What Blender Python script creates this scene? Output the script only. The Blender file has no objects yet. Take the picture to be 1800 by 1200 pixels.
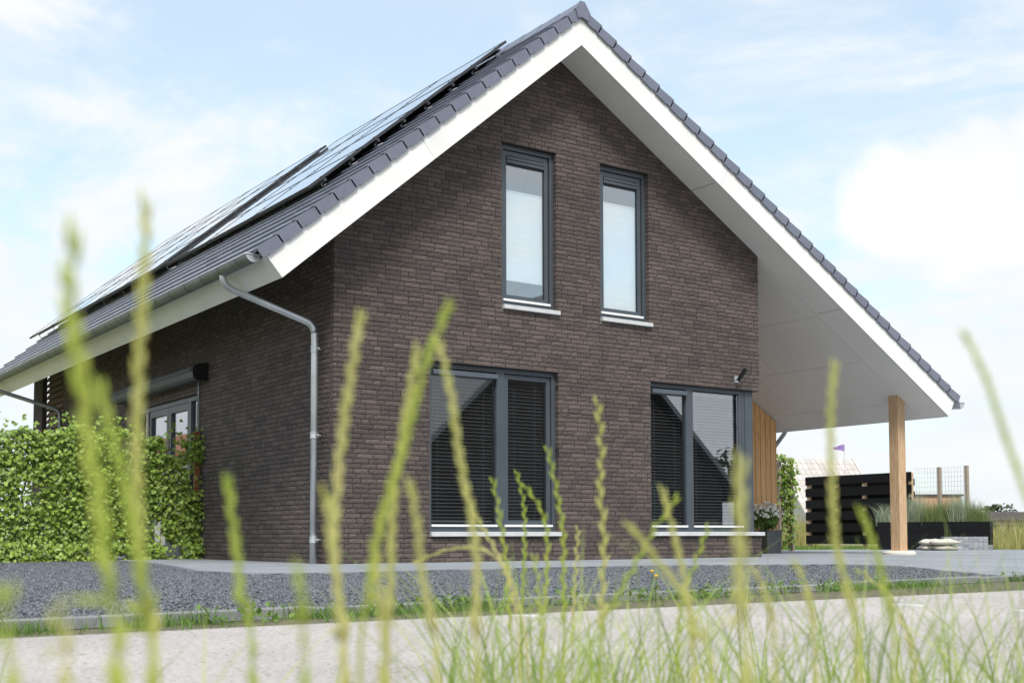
import bpy, math, random
import numpy as np
from mathutils import Vector, Matrix
random.seed(7); rng = np.random.default_rng(7)
SC = bpy.context.scene; COL = SC.collection
rad = math.radians

# ------------------------------------------------------------------ camera
CAM = np.array([-6.4815, -13.0868, 0.333]); YAW, PITCH, ROLL = 0.606985, 0.0570403, -0.0021431
FPX, CX, CY = 2132.7, 900.0, 819.25            # focal length and principal point for an 1800 px wide frame
FW = np.array([math.sin(YAW)*math.cos(PITCH), math.cos(YAW)*math.cos(PITCH), math.sin(PITCH)])
R0 = np.array([math.cos(YAW), -math.sin(YAW), 0.0]); U0 = np.cross(R0, FW)
RT = R0*math.cos(ROLL)+U0*math.sin(ROLL); UP = -R0*math.sin(ROLL)+U0*math.cos(ROLL)
cam = bpy.data.objects.new('camera', bpy.data.cameras.new('camera')); COL.objects.link(cam)
cam.matrix_world = Matrix(((RT[0],UP[0],-FW[0],CAM[0]),(RT[1],UP[1],-FW[1],CAM[1]),(RT[2],UP[2],-FW[2],CAM[2]),(0,0,0,1)))
cd = cam.data; cd.sensor_width = 36; cd.lens = FPX/1800*36; cd.shift_y = (CY-600)/1800
cd.clip_start = 0.05; cd.clip_end = 3000
cd.dof.use_dof = True; cd.dof.focus_distance = 13.5; cd.dof.aperture_fstop = 5.6
SC.camera = cam

# ------------------------------------------------------------------ sky and sun
SUN_EL, SUN_AZ = rad(52), rad(205)             # azimuth clockwise from +Y
w = bpy.data.worlds.new('World'); SC.world = w; w.use_nodes = True
N = w.node_tree.nodes; L = w.node_tree.links; N.clear()
def nd(t, **k):
    n = N.new(t)
    for a, v in k.items(): setattr(n, a, v)
    return n
wo = nd('ShaderNodeOutputWorld'); bg = nd('ShaderNodeBackground'); bg.inputs[1].default_value = 0.10
sky = nd('ShaderNodeTexSky', sky_type='NISHITA', sun_disc=False, sun_elevation=SUN_EL, sun_rotation=SUN_AZ)
sky.air_density = 1.0; sky.dust_density = 1.5; sky.ozone_density = 0.7
tc = nd('ShaderNodeTexCoord'); sep = nd('ShaderNodeSeparateXYZ'); L.new(tc.outputs['Generated'], sep.inputs[0])
def mth(op, a, b=None, c=None):
    n = nd('ShaderNodeMath', operation=op)
    for i, v in enumerate((a, b, c)):
        if v is None: continue
        if isinstance(v, (int, float)): n.inputs[i].default_value = v
        else: L.new(v, n.inputs[i])
    return n.outputs[0]
zz = mth('ADD', mth('MAXIMUM', sep.outputs[2], 0.0), 0.22)
com = nd('ShaderNodeCombineXYZ'); L.new(mth('DIVIDE', sep.outputs[0], zz), com.inputs[0]); L.new(mth('DIVIDE', sep.outputs[1], zz), com.inputs[1])
def noise(vec, scale, detail, rough, dist, off):
    mp = nd('ShaderNodeMapping'); mp.inputs['Location'].default_value = off; L.new(vec, mp.inputs[0])
    n = nd('ShaderNodeTexNoise'); L.new(mp.outputs[0], n.inputs['Vector'])
    n.inputs['Scale'].default_value = scale; n.inputs['Detail'].default_value = detail
    n.inputs['Roughness'].default_value = rough; n.inputs['Distortion'].default_value = dist
    return n.outputs[0]
n1 = noise(com.outputs[0], 2.1, 10, 0.62, 0.45, (3.1, 1.7, 0.4))
n2 = noise(com.outputs[0], 0.7, 3, 0.5, 0.2, (7.3, 2.2, 1.9))
cov = mth('ADD', mth('MULTIPLY', n1, 0.75), mth('MULTIPLY', n2, 0.45))
low = mth('SUBTRACT', 1.0, mth('MULTIPLY', mth('MAXIMUM', sep.outputs[2], 0.0), 2.4))
cov = mth('ADD', cov, mth('MULTIPLY', mth('MAXIMUM', low, 0.0), 0.22))
mr = nd('ShaderNodeMapRange', interpolation_type='SMOOTHSTEP'); L.new(cov, mr.inputs[0])
mr.inputs[1].default_value = 0.55; mr.inputs[2].default_value = 0.74; mr.inputs[3].default_value = 0.50; mr.inputs[4].default_value = 1.0
# one cumulus bank to the east-north-east
def dirv(px, py):
    v = FW+RT*(px-CX)/FPX-UP*(py-CY)/FPX; return v/np.linalg.norm(v)
c0 = dirv(1760, 330); e1 = np.cross(c0, (0, 0, 1)); e1 /= np.linalg.norm(e1); e2 = np.cross(e1, c0)
def dotn(v):
    n = nd('ShaderNodeVectorMath', operation='DOT_PRODUCT'); L.new(tc.outputs['Generated'], n.inputs[0]); n.inputs[1].default_value = tuple(v); return n.outputs['Value']
n3 = noise(tc.outputs['Generated'], 9.0, 7, 0.55, 0.3, (1.1, 0.2, 0.6))
rr_ = mth('SQRT', mth('ADD', mth('POWER', mth('DIVIDE', dotn(e1), .105), 2.0), mth('POWER', mth('DIVIDE', dotn(e2), .068), 2.0)))
rr_ = mth('ADD', rr_, mth('MULTIPLY', mth('SUBTRACT', n3, .5), 1.7))
cu = nd('ShaderNodeMapRange', interpolation_type='SMOOTHSTEP'); L.new(rr_, cu.inputs[0]); cu.inputs[1].default_value = 1.15; cu.inputs[2].default_value = .75
front = mth('GREATER_THAN', dotn(c0), 0.5)
cum = mth('MULTIPLY', cu.outputs[0], front)
shade = nd('ShaderNodeMapRange'); L.new(n1, shade.inputs[0]); shade.inputs[1].default_value = 0.35; shade.inputs[2].default_value = 0.75
cl = nd('ShaderNodeMix', data_type='RGBA'); L.new(shade.outputs[0], cl.inputs[0])
cl.inputs[6].default_value = (3.5, 3.7, 3.85, 1); cl.inputs[7].default_value = (4.05, 4.1, 4.1, 1)
mx = nd('ShaderNodeMix', data_type='RGBA'); L.new(mr.outputs[0], mx.inputs[0]); tn = nd('ShaderNodeMix', data_type='RGBA', blend_type='MULTIPLY'); tn.inputs[0].default_value = 1.0; L.new(sky.outputs[0], tn.inputs[6]); tn.inputs[7].default_value = (.92, 1.12, 1.06, 1); L.new(tn.outputs[2], mx.inputs[6]); L.new(cl.outputs[2], mx.inputs[7])
mx2 = nd('ShaderNodeMix', data_type='RGBA'); L.new(cum, mx2.inputs[0]); L.new(mx.outputs[2], mx2.inputs[6]); mx2.inputs[7].default_value = (4.75, 4.8, 4.85, 1)
cs = nd('ShaderNodeMix', data_type='RGBA'); L.new(n3, cs.inputs[0]); cs.inputs[6].default_value = (4.9, 4.85, 4.8, 1); cs.inputs[7].default_value = (3.1, 3.3, 3.5, 1); L.new(cs.outputs[2], mx2.inputs[7])
L.new(mx2.outputs[2], bg.inputs[0]); L.new(bg.outputs[0], wo.inputs[0])
sd = bpy.data.lights.new('sun', 'SUN'); sd.energy = 1.4; sd.angle = rad(18); sd.color = (1.0, 0.96, 0.90)
so = bpy.data.objects.new('sun', sd); COL.objects.link(so)
sv = Vector((math.sin(SUN_AZ)*math.cos(SUN_EL), math.cos(SUN_AZ)*math.cos(SUN_EL), math.sin(SUN_EL)))
so.rotation_euler = sv.to_track_quat('Z', 'Y').to_euler()
SC.view_settings.view_transform = 'Standard'; SC.view_settings.look = 'None'
SC.view_settings.exposure = 1.33; SC.view_settings.gamma = 1.0; SC.view_settings.use_curve_mapping = False
SC.cycles.use_denoising = True
SC.cycles.max_bounces = 8; SC.cycles.transparent_max_bounces = 16

# ------------------------------------------------------------------ helpers
def at(px, d, z=None):
    """ground position seen at pixel column px (of 1800) and depth d"""
    V = np.array([math.sin(YAW), math.cos(YAW), 0]); P = CAM+V*d+R0*d*(px-CX)/FPX
    P[2] = 0 if z is None else z
    return P
def pix(px, py, d): return CAM+d*(FW+RT*(px-CX)/FPX-UP*(py-CY)/FPX)
def proj(P):
    q = np.asarray(P, float)-CAM; z = q@FW
    return CX+FPX*(q@RT)/z, CY-FPX*(q@UP)/z, z
WL = {}
def tag(o, label=None, cat=None, group=None, kind=None):
    for k, v in (('label', label), ('category', cat), ('group', group), ('kind', kind)):
        if v: o[k] = v
    return o
def thing(name, loc, label, cat, group=None):
    o = bpy.data.objects.new(name, None); COL.objects.link(o); o.location = loc; o.empty_display_size = .2
    WL[o.name] = Vector(loc); return tag(o, label, cat, group)
class MB:
    def __init__(s): s.v = []; s.f = []; s.r = []; s.n = 0
    def add(s, verts, faces, r=None):
        b = s.n; s.v.extend([tuple(map(float, q)) for q in verts]); s.n += len(verts)
        r = random.random() if r is None else r
        for f in faces: s.f.append(tuple(i+b for i in f)); s.r.append(r)
        return s
    def box(s, x0, x1, y0, y1, z0, z1, M=None, r=None):
        v = [(x, y, z) for z in (z0, z1) for y in (y0, y1) for x in (x0, x1)]
        if M: v = [M(*q) for q in v]
        return s.add(v, [(0,2,3,1),(4,5,7,6),(0,1,5,4),(2,6,7,3),(0,4,6,2),(1,3,7,5)], r)
    def prism(s, poly, e, M, r=None):
        """poly: list of (a,b); extruded from e[0] to e[1]; M(a,b,e)->xyz"""
        n = len(poly); v = [M(a, b, e[0]) for a, b in poly]+[M(a, b, e[1]) for a, b in poly]
        f = [tuple(range(n))[::-1], tuple(range(n, 2*n))]+[(i, (i+1) % n, n+(i+1) % n, n+i) for i in range(n)]
        return s.add(v, f, r)
    def tube(s, pts, rr, seg=10, caps=True, r=None):
        pts = [Vector(q) for q in pts]; m = len(pts)
        rs = rr if isinstance(rr, (list, tuple)) else [rr]*m
        V = []; ref = None
        for i, q in enumerate(pts):
            t = (pts[min(i+1, m-1)]-pts[max(i-1, 0)]).normalized()
            if ref is None: ref = t.orthogonal().normalized()
            ref = (ref-t*ref.dot(t)).normalized(); b = t.cross(ref)
            V += [q+(ref*math.cos(a)+b*math.sin(a))*rs[i] for a in (2*math.pi*k/seg for k in range(seg))]
        F = [(i*seg+k, i*seg+(k+1) % seg, (i+1)*seg+(k+1) % seg, (i+1)*seg+k) for i in range(m-1) for k in range(seg)]
        if caps: F += [tuple(range(seg))[::-1], tuple(range((m-1)*seg, m*seg))]
        return s.add(V, F, r)
    def build(s, name, mat, parent=None, smooth=False, label=None, kind=None, recalc=True):
        V = np.array(s.v); lo = V.min(0); hi = V.max(0); c = Vector(((lo[0]+hi[0])/2, (lo[1]+hi[1])/2, lo[2]))
        me = bpy.data.meshes.new(name); me.from_pydata((V-np.array(c)).tolist(), [], s.f)
        a = me.attributes.new('rnd', 'FLOAT', 'FACE'); a.data.foreach_set('value', np.array(s.r, dtype=np.float32))
        if recalc and len(s.f) < 400000:
            import bmesh
            bm = bmesh.new(); bm.from_mesh(me); bmesh.ops.recalc_face_normals(bm, faces=bm.faces); bm.to_mesh(me); bm.free()
        if smooth: me.shade_smooth() if smooth is True else me.shade_smooth()
        me.materials.append(mat)
        o = bpy.data.objects.new(name, me); COL.objects.link(o)
        place(o, c, parent)
        return tag(o, label=label, kind=kind)
def place(o, c, parent):
    WL[o.name] = Vector(c)
    if parent is not None:
        o.parent = parent; o.location = Vector(c)-WL[parent.name]
    else: o.location = c
def inst(name, me, loc, parent=None, rot=None):
    o = bpy.data.objects.new(name, me); COL.objects.link(o); place(o, Vector(loc), parent)
    if rot is not None: o.rotation_euler = rot
    return o

# ------------------------------------------------------------------ materials
def mat(name, c1, c2=None, rough=.6, scale=6, metal=0, bump=0, bscale=60, stretch=None, rnd=0.0, spec=.5, detail=5, fleck=None, bdist=.004, trans=0.0, patch=None):
    """noise between two colours; `rnd` mixes in the piece attribute; `fleck` = (colour, threshold, scale)"""
    m = bpy.data.materials.new(name); m.use_nodes = True; T = m.node_tree; n = T.nodes; l = T.links
    p = n['Principled BSDF']; c2 = c2 or c1
    tx = n.new('ShaderNodeTexCoord'); gm = n.new('ShaderNodeNewGeometry'); mp = n.new('ShaderNodeMapping')
    l.new(gm.outputs['Position'], mp.inputs[0])
    if stretch: mp.inputs['Scale'].default_value = stretch
    no = n.new('ShaderNodeTexNoise'); no.inputs['Scale'].default_value = scale; no.inputs['Detail'].default_value = detail
    no.inputs['Roughness'].default_value = .62; l.new(mp.outputs[0], no.inputs['Vector'])
    fac = no.outputs[0]
    mr = n.new('ShaderNodeMapRange'); l.new(fac, mr.inputs[0]); mr.inputs[1].default_value = .3; mr.inputs[2].default_value = .7; fac = mr.outputs[0]
    if rnd:
        at_ = n.new('ShaderNodeAttribute'); at_.attribute_name = 'rnd'
        mm = n.new('ShaderNodeMix'); mm.inputs[0].default_value = rnd; l.new(fac, mm.inputs[2]); l.new(at_.outputs['Fac'], mm.inputs[3]); fac = mm.outputs[0]
    mc = n.new('ShaderNodeMix'); mc.data_type = 'RGBA'; l.new(fac, mc.inputs[0]); mc.inputs[6].default_value = (*c1, 1); mc.inputs[7].default_value = (*c2, 1)
    col = mc.outputs[2]
    if fleck:
        fn = n.new('ShaderNodeTexNoise'); fn.inputs['Scale'].default_value = fleck[2]; fn.inputs['Detail'].default_value = 3; l.new(mp.outputs[0], fn.inputs['Vector'])
        fr = n.new('ShaderNodeMapRange'); l.new(fn.outputs[0], fr.inputs[0]); fr.inputs[1].default_value = fleck[1]; fr.inputs[2].default_value = fleck[1]+.06
        f2 = n.new('ShaderNodeMix'); f2.data_type = 'RGBA'; l.new(fr.outputs[0], f2.inputs[0]); l.new(col, f2.inputs[6]); f2.inputs[7].default_value = (*fleck[0], 1); col = f2.outputs[2]
    if patch:
        pn = n.new('ShaderNodeTexNoise'); pn.inputs['Scale'].default_value = patch[1]; pn.inputs['Detail'].default_value = 4; l.new(gm.outputs['Position'], pn.inputs['Vector'])
        pr = n.new('ShaderNodeMapRange'); l.new(pn.outputs[0], pr.inputs[0]); pr.inputs[1].default_value = .3; pr.inputs[2].default_value = .7; pr.inputs[3].default_value = 1-patch[0]; pr.inputs[4].default_value = 1+patch[0]
        sc_ = n.new('ShaderNodeVectorMath'); sc_.operation = 'SCALE'; l.new(col, sc_.inputs[0]); l.new(pr.outputs[0], sc_.inputs['Scale']); col = sc_.outputs[0]
    l.new(col, p.inputs['Base Color'])
    p.inputs['Roughness'].default_value = rough; p.inputs['Metallic'].default_value = metal; p.inputs['Specular IOR Level'].default_value = spec
    if bump:
        bn = n.new('ShaderNodeTexNoise'); bn.inputs['Scale'].default_value = bscale; bn.inputs['Detail'].default_value = 6; l.new(mp.outputs[0], bn.inputs['Vector'])
        bp = n.new('ShaderNodeBump'); bp.inputs['Strength'].default_value = bump; bp.inputs['Distance'].default_value = bdist; l.new(bn.outputs[0], bp.inputs['Height']); l.new(bp.outputs[0], p.inputs['Normal'])
    if trans:
        tr = n.new('ShaderNodeBsdfTranslucent'); l.new(col, tr.inputs[0]); ms = n.new('ShaderNodeMixShader'); ms.inputs[0].default_value = trans
        l.new(p.outputs[0], ms.inputs[1]); l.new(tr.outputs[0], ms.inputs[2]); l.new(ms.outputs[0], n['Material Output'].inputs[0])
    return m
def glass_mat(name, refl, tint=(.8, .85, .86)):
    m = bpy.data.materials.new(name); m.use_nodes = True; n = m.node_tree.nodes; l = m.node_tree.links; n.clear()
    out = n.new('ShaderNodeOutputMaterial'); g = n.new('ShaderNodeBsdfGlossy'); g.inputs['Roughness'].default_value = .004; g.inputs[0].default_value = (.93, .96, 1, 1)
    t = n.new('ShaderNodeBsdfTransparent'); t.inputs[0].default_value = (*tint, 1)
    lw = n.new('ShaderNodeLayerWeight'); lw.inputs[0].default_value = .5; f = n.new('ShaderNodeMath'); f.operation = 'POWER'; f.inputs[1].default_value = 4.0; l.new(lw.outputs['Facing'], f.inputs[0])
    a = n.new('ShaderNodeMath'); a.operation = 'ADD'; a.use_clamp = True; a.inputs[1].default_value = refl; l.new(f.outputs[0], a.inputs[0])
    ms = n.new('ShaderNodeMixShader'); l.new(a.outputs[0], ms.inputs[0]); l.new(t.outputs[0], ms.inputs[1]); l.new(g.outputs[0], ms.inputs[2]); l.new(ms.outputs[0], out.inputs[0])
    return m
M = {}
M['brick'] = mat('brick', (.048, .039, .037), (.152, .114, .100), rough=.85, scale=26, stretch=(1, 1, 2.2), rnd=.52, patch=(.14, .9), bump=.9, bscale=55, bdist=.006, fleck=((.022, .018, .018), .60, 34))
M['mortar'] = mat('mortar', (.026, .024, .024), (.045, .04, .038), rough=.95, scale=30)
M['white'] = mat('white_board', (.80, .79, .77), (.84, .83, .81), rough=.45, scale=1.5, patch=(.04, 2.0))
M['soffit'] = mat('soffit_board', (.74, .72, .69), (.78, .76, .73), rough=.5, scale=1.2, patch=(.04, 1.1))
M['tile'] = mat('slate_grey_tile', (.135, .145, .19), (.18, .19, .245), rough=.26, scale=9, rnd=.5, bump=.12, bscale=90)
M['deck'] = mat('roof_deck', (.03, .03, .03), (.05, .045, .04), rough=.9)
M['zinc'] = mat('zinc', (.50, .53, .55), (.66, .69, .71), rough=.38, metal=.6, scale=7, stretch=(1, 1, .5))
M['zincd'] = mat('zinc_dull', (.20, .215, .225), (.29, .31, .32), rough=.5, metal=.7, scale=5)
M['frame'] = mat('anthracite_frame', (.056, .068, .082), (.072, .086, .102), rough=.42, scale=3)
M['framed'] = mat('dark_frame_gasket', (.012, .014, .017), rough=.6)
M['trim'] = mat('pale_drip_trim', (.80, .80, .80), (.86, .86, .86), rough=.35)
M['sill'] = mat('concrete_sill', (.50, .51, .52), (.62, .62, .62), rough=.75, scale=14, bump=.15)
M['glass'] = glass_mat('window_glass', .20, (.93, .95, .96))
M['glassu'] = glass_mat('upper_window_glass', .24, (.95, .97, .97))
M['slat'] = mat('blind_slat', (.22, .235, .25), (.30, .315, .33), rough=.4)
M['blind'] = mat('white_pleated_blind', (.86, .87, .88), (.92, .92, .92), rough=.8)
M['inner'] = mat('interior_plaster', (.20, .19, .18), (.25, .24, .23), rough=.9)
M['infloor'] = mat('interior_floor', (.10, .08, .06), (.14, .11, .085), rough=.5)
M['larch'] = mat('larch_plank', (.56, .29, .11), (.76, .46, .21), rough=.65, scale=9, stretch=(6, 6, .5), rnd=.35, bump=.3, bscale=30, fleck=((.26, .11, .04), .66, 4))
M['oak'] = mat('weathered_post', (.42, .24, .11), (.66, .48, .31), rough=.75, scale=10, stretch=(5, 5, .35), bump=.4, bscale=25)
M['slatwood'] = mat('brown_stained_slat', (.115, .075, .05), (.21, .145, .10), rough=.7, scale=8, stretch=(3, .6, 3))
M['black'] = mat('black_stained_board', (.004, .004, .005), (.011, .011, .012), rough=.75, spec=.2, scale=7, stretch=(.6, .6, 4), rnd=.4, bump=.25, bscale=30)
M['rawwood'] = mat('raw_batten', (.45, .30, .18), (.60, .44, .30), rough=.8, scale=12)
M['greywood'] = mat('grey_fence_post', (.30, .24, .19), (.42, .35, .29), rough=.85, scale=14, stretch=(4, 4, .5))
M['pave'] = mat('paving_slab', (.235, .25, .275), (.30, .315, .34), rough=.8, scale=2.2, rnd=.35, bump=.12, bscale=120, patch=(.10, .7))
M['gravelbed'] = mat('gravel_bed', (.05, .053, .06), (.15, .155, .17), rough=.95, scale=45, bump=.8, bscale=60, bdist=.02)
M['stone'] = mat('basalt_chip', (.062, .067, .078), (.23, .245, .275), rough=.8, scale=30, rnd=.8)
M['kerb'] = mat('concrete_kerb', (.18, .185, .19), (.27, .27, .27), rough=.9, scale=9, bump=.3)
M['road'] = mat('chipped_road', (.33, .295, .275), (.55, .505, .48), rough=.9, scale=55, detail=3, bump=.5, bscale=90, fleck=((.20, .16, .14), .62, 46), patch=(.13, 1.1))
M['soil'] = mat('verge_soil', (.10, .09, .055), (.17, .15, .09), rough=1, scale=12, bump=.5)
M['ground'] = mat('meadow_ground', (.11, .13, .04), (.20, .20, .08), rough=1, scale=1.2)
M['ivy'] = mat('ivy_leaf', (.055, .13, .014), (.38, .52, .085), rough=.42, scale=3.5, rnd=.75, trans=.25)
M['vine'] = mat('vine_stem', (.12, .07, .04), (.2, .13, .08), rough=.9)
M['weed'] = mat('weed_leaf', (.06, .13, .02), (.20, .32, .07), rough=.6, scale=5, rnd=.7, trans=.3)
M['wire'] = mat('galvanised_wire', (.36, .36, .36), (.46, .46, .46), rough=.5, metal=.5)
M['rust'] = mat('rusted_steel', (.18, .06, .025), (.34, .13, .05), rough=.9, scale=18)
M['rye'] = mat('ryegrass_green', (.34, .46, .05), (.62, .66, .14), rough=.6, scale=9, rnd=.6, trans=.35)
M['ryep'] = mat('ryegrass_pale', (.52, .56, .12), (.74, .68, .32), rough=.65, scale=9, rnd=.6, trans=.35)
M['blade'] = mat('grass_blade', (.16, .28, .03), (.50, .56, .16), rough=.6, scale=4, rnd=.85, trans=.35)
M['field'] = mat('field_grass', (.20, .23, .05), (.58, .50, .22), rough=.8, scale=1.2, rnd=.7, trans=.3)
M['lawn'] = mat('lawn_blade', (.10, .20, .025), (.22, .34, .06), rough=.7, scale=2, rnd=.7, trans=.3)
M['orn'] = mat('ornamental_blade', (.09, .17, .03), (.33, .38, .16), rough=.6, scale=4, rnd=.85, trans=.3)
M['ornp'] = mat('ornamental_blade_pale', (.26, .32, .20), (.48, .52, .38), rough=.6, scale=4, rnd=.85, trans=.3)
M['petal'] = mat('white_petal', (.80, .80, .72), (.88, .88, .84), rough=.6, trans=.2)
M['yellow'] = mat('dandelion_petal', (.75, .42, .02), rough=.7)
M['slatepot'] = mat('slate_planter', (.055, .06, .065), (.09, .095, .10), rough=.6, scale=12)
M['sack'] = mat('sand_sack', (.50, .46, .39), (.66, .62, .55), rough=.85, scale=10, bump=.4, bscale=40)
M['paver'] = mat('grey_paver', (.20, .21, .23), (.36, .37, .39), rough=.85, scale=12, rnd=.6, bump=.2)
M['conc'] = mat('pale_concrete', (.62, .58, .50), (.72, .68, .60), rough=.85, scale=8)
M['pv'] = mat('solar_cell', (.02, .028, .06), (.03, .04, .08), rough=.03, scale=2, spec=1.0)
M['pv'].node_tree.nodes['Principled BSDF'].inputs['Coat Weight'].default_value = 1.0; M['pv'].node_tree.nodes['Principled BSDF'].inputs['IOR'].default_value = 2.0
M['pvframe'] = mat('solar_frame', (.05, .05, .055), (.075, .075, .08), rough=.4, metal=.4)
M['alu'] = mat('aluminium', (.55, .55, .55), (.65, .65, .65), rough=.35, metal=.9)
M['awn'] = mat('awning_grey', (.075, .08, .09), (.095, .10, .11), rough=.6)
M['blackp'] = mat('black_plastic', (.008, .008, .009), rough=.4)
M['paleroof'] = mat('pale_roof', (.44, .40, .37), (.58, .54, .51), rough=.8, scale=1.5, rnd=.7)
M['palewall'] = mat('pale_wall', (.55, .52, .48), (.65, .62, .58), rough=.85)
M['orange'] = mat('orange_boarding', (.46, .26, .16), (.56, .34, .22), rough=.8, stretch=(4, 4, .4))
M['flag'] = mat('violet_flag', (.25, .14, .42), (.40, .28, .58), rough=.8, scale=6, trans=.3)
M['tree'] = mat('tree_leaf', (.022, .050, .016), (.08, .13, .045), rough=.6, scale=1.0, rnd=.75, trans=.2)
M['bark'] = mat('bark', (.09, .07, .05), (.16, .13, .10), rough=.95, scale=8)
M['hill'] = mat('wooded_dike', (.12, .17, .16), (.17, .22, .2), rough=1, scale=.06)
M['terra'] = mat('terracotta_roof', (.34, .13, .06), (.46, .20, .10), rough=.8, scale=3, rnd=.5)
M['droof'] = mat('dark_roof', (.05, .05, .055), (.075, .075, .085), rough=.6, scale=4, rnd=.5)
M['dwall'] = mat('dark_wall', (.05, .042, .04), (.085, .07, .065), rough=.9, scale=10)
M['gwin'] = mat('far_window', (.03, .035, .04), rough=.08)

# ------------------------------------------------------------------ the setting: ground, road, paving, gravel
def sheet(name, poly, z, m, thick=.0, parent=None):
    b = MB(); b.add([(x, y, z) for x, y in poly], [tuple(range(len(poly)))]); o = b.build(name, m, parent, recalc=False)
    if o.data.polygons[0].normal.z < 0: o.data.flip_normals()
    return tag(o, kind='structure')
sheet('ground', [(-900, -900), (1200, -900), (1200, 1500), (-900, 1500)], -.11, M['ground'])
sheet('road', [(-60, -11.35), (90, -11.35), (90, -8.40), (0, -8.38), (-60, -8.52)], -.035, M['road'])
for a, c in (((1572, 1061.5), (1622, 1064.5)), ((905, 1081), (958, 1083)), ((1782, 1072), (1840, 1078))):
    P = [CAM+(-.035-CAM[2])/((FW+RT*(u-CX)/FPX-UP*(v-CY)/FPX)[2])*(FW+RT*(u-CX)/FPX-UP*(v-CY)/FPX) for u, v in (a, c)]
    e = (P[1]-P[0])/np.linalg.norm(P[1]-P[0]); nn_ = np.array([-e[1], e[0], 0])*.018; b = MB()
    b.add([q+np.array([0, 0, dz]) for dz in (-.001, .004) for q in (P[0]-nn_, P[1]-nn_, P[1]+nn_, P[0]+nn_)], [(3, 2, 1, 0), (4, 5, 6, 7), (0, 1, 5, 4), (1, 2, 6, 5), (2, 3, 7, 6), (3, 0, 4, 7)])
    tag(b.build('paint_dash', M['trim'], None), 'worn white painted dash on the pale road', 'road marking', 'paint dashes on the road')
def kerb_y(x): return -8.02+.093*(x+5.4) if x < 3 else -7.24+.02*(x-3)
sheet('verge', [(-60, -8.60), (90, -8.60), (90, -5.0), (-60, -6.9)], -.043, M['soil'])
sheet('near_verge', [(-60, -60), (90, -60), (90, -11.30), (-60, -11.30)], -.0395, M['soil'])
CURVE = [(-1.30, 5.2), (-1.34, 2.7), (-1.75, .4), (-2.25, -1.6), (-2.15, -2.75), (-1.5, -3.0), (-.3, -2.82), (1.2, -2.72), (2.6, -2.78), (3.6, -3.3), (4.5, -3.75), (4.55, -4.5), (3.9, -5.4), (3.2, -6.2), (2.4, -7.28)]
PAVE = CURVE+[(13, -7.05), (16.2, -2.2), (17.4, 1.2), (18.0, 3.2), (16.2, 5.5), (13.4, 5.75), (12.0, 8.5), (11.5, 15.5), (-1.3, 15.5)]
GRAV = CURVE[::-1]+[(-12, 5.2), (-12, kerb_y(-12)+.06), (2.4, kerb_y(2.4)+.06)]
def inside(x, y, poly):
    c = False; j = len(poly)-1
    for i in range(len(poly)):
        (xi, yi), (xj, yj) = poly[i], poly[j]
        if (yi > y) != (yj > y) and x < (xj-xi)*(y-yi)/(yj-yi)+xi: c = not c
        j = i
    return c
gb = sheet('gravel_bed', GRAV, -.028, M['gravelbed'])
pv = sheet('pavement', PAVE, -.004, M['pave'])
# slabs cut to the outline so that the edge keeps its curve
def clip(poly, a, b, c):
    """keep a*x+b*y<=c"""
    out = []
    for i in range(len(poly)):
        p, q = poly[i], poly[(i+1) % len(poly)]; dp = a*p[0]+b*p[1]-c; dq = a*q[0]+b*q[1]-c
        if dp <= 0: out.append(p)
        if (dp < 0) != (dq < 0) and dp != dq:
            t = dp/(dp-dq); out.append((p[0]+t*(q[0]-p[0]), p[1]+t*(q[1]-p[1])))
    return out
SL = .8; cand = []
for i in range(-4, 23):
    for j in range(-10, 9):
        x0, y0 = i*SL+(.4 if j % 2 else 0), j*SL; xs = [x0+.003, x0+SL-.003]; ys = [y0+.003, y0+SL-.003]
        ins = [inside(x, y, PAVE) for x in xs for y in ys]; cx, cy = x0+SL/2, y0+SL/2
        if not any(ins): continue
        if 0.1 < cx < 7.1 and cy > .1 or 0.1 < cx < 10.8 and cy > 3.2: continue
        u, v, d = proj((cx, cy, 0))
        if d < 1 or not -80 < u < 1880: continue
        cand.append((d, x0, y0, all(ins)))
cand.sort()
slab_me = []
for k in range(6):
    b = MB(); h = SL/2-.003
    b.add([(-h, -h, -.03), (h, -h, -.03), (h, h, -.03), (-h, h, -.03), (-h, -h, -.003), (h, -h, -.003), (h, h, -.003), (-h, h, -.003), (-h+.004, -h+.004, 0), (h-.004, -h+.004, 0), (h-.004, h-.004, 0), (-h+.004, h-.004, 0)],
          [(0, 1, 5, 4), (1, 2, 6, 5), (2, 3, 7, 6), (3, 0, 4, 7), (4, 5, 9, 8), (5, 6, 10, 9), (6, 7, 11, 10), (7, 4, 8, 11), (8, 9, 10, 11)], r=k/5)
    o = b.build('paving_slab', M['pave'], None, recalc=False); slab_me.append(o.data); bpy.data.objects.remove(o)
for d, x0, y0, full in cand[:300]:
    if full:
        o = inst('paving_slab', random.choice(slab_me), (x0+SL/2, y0+SL/2, -.03+random.uniform(-.0015, .0015)+.0025), pv)
    else:
        # edge slab: keep the quarter cells inside the outline
        b = MB(); n = 8; st = (SL-.006)/n; rr = random.random()
        cells = [(a, c) for a in range(n) for c in range(n) if inside(x0+.003+(a+.5)*st, y0+.003+(c+.5)*st, PAVE)]
        if not cells: continue
        for a, c in cells:
            xa, ya = x0+.003+a*st, y0+.003+c*st
            b.box(xa, xa+st, ya, ya+st, -.03, .0015, r=rr)
        b.build('paving_slab', M['pave'], pv, recalc=False)
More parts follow.
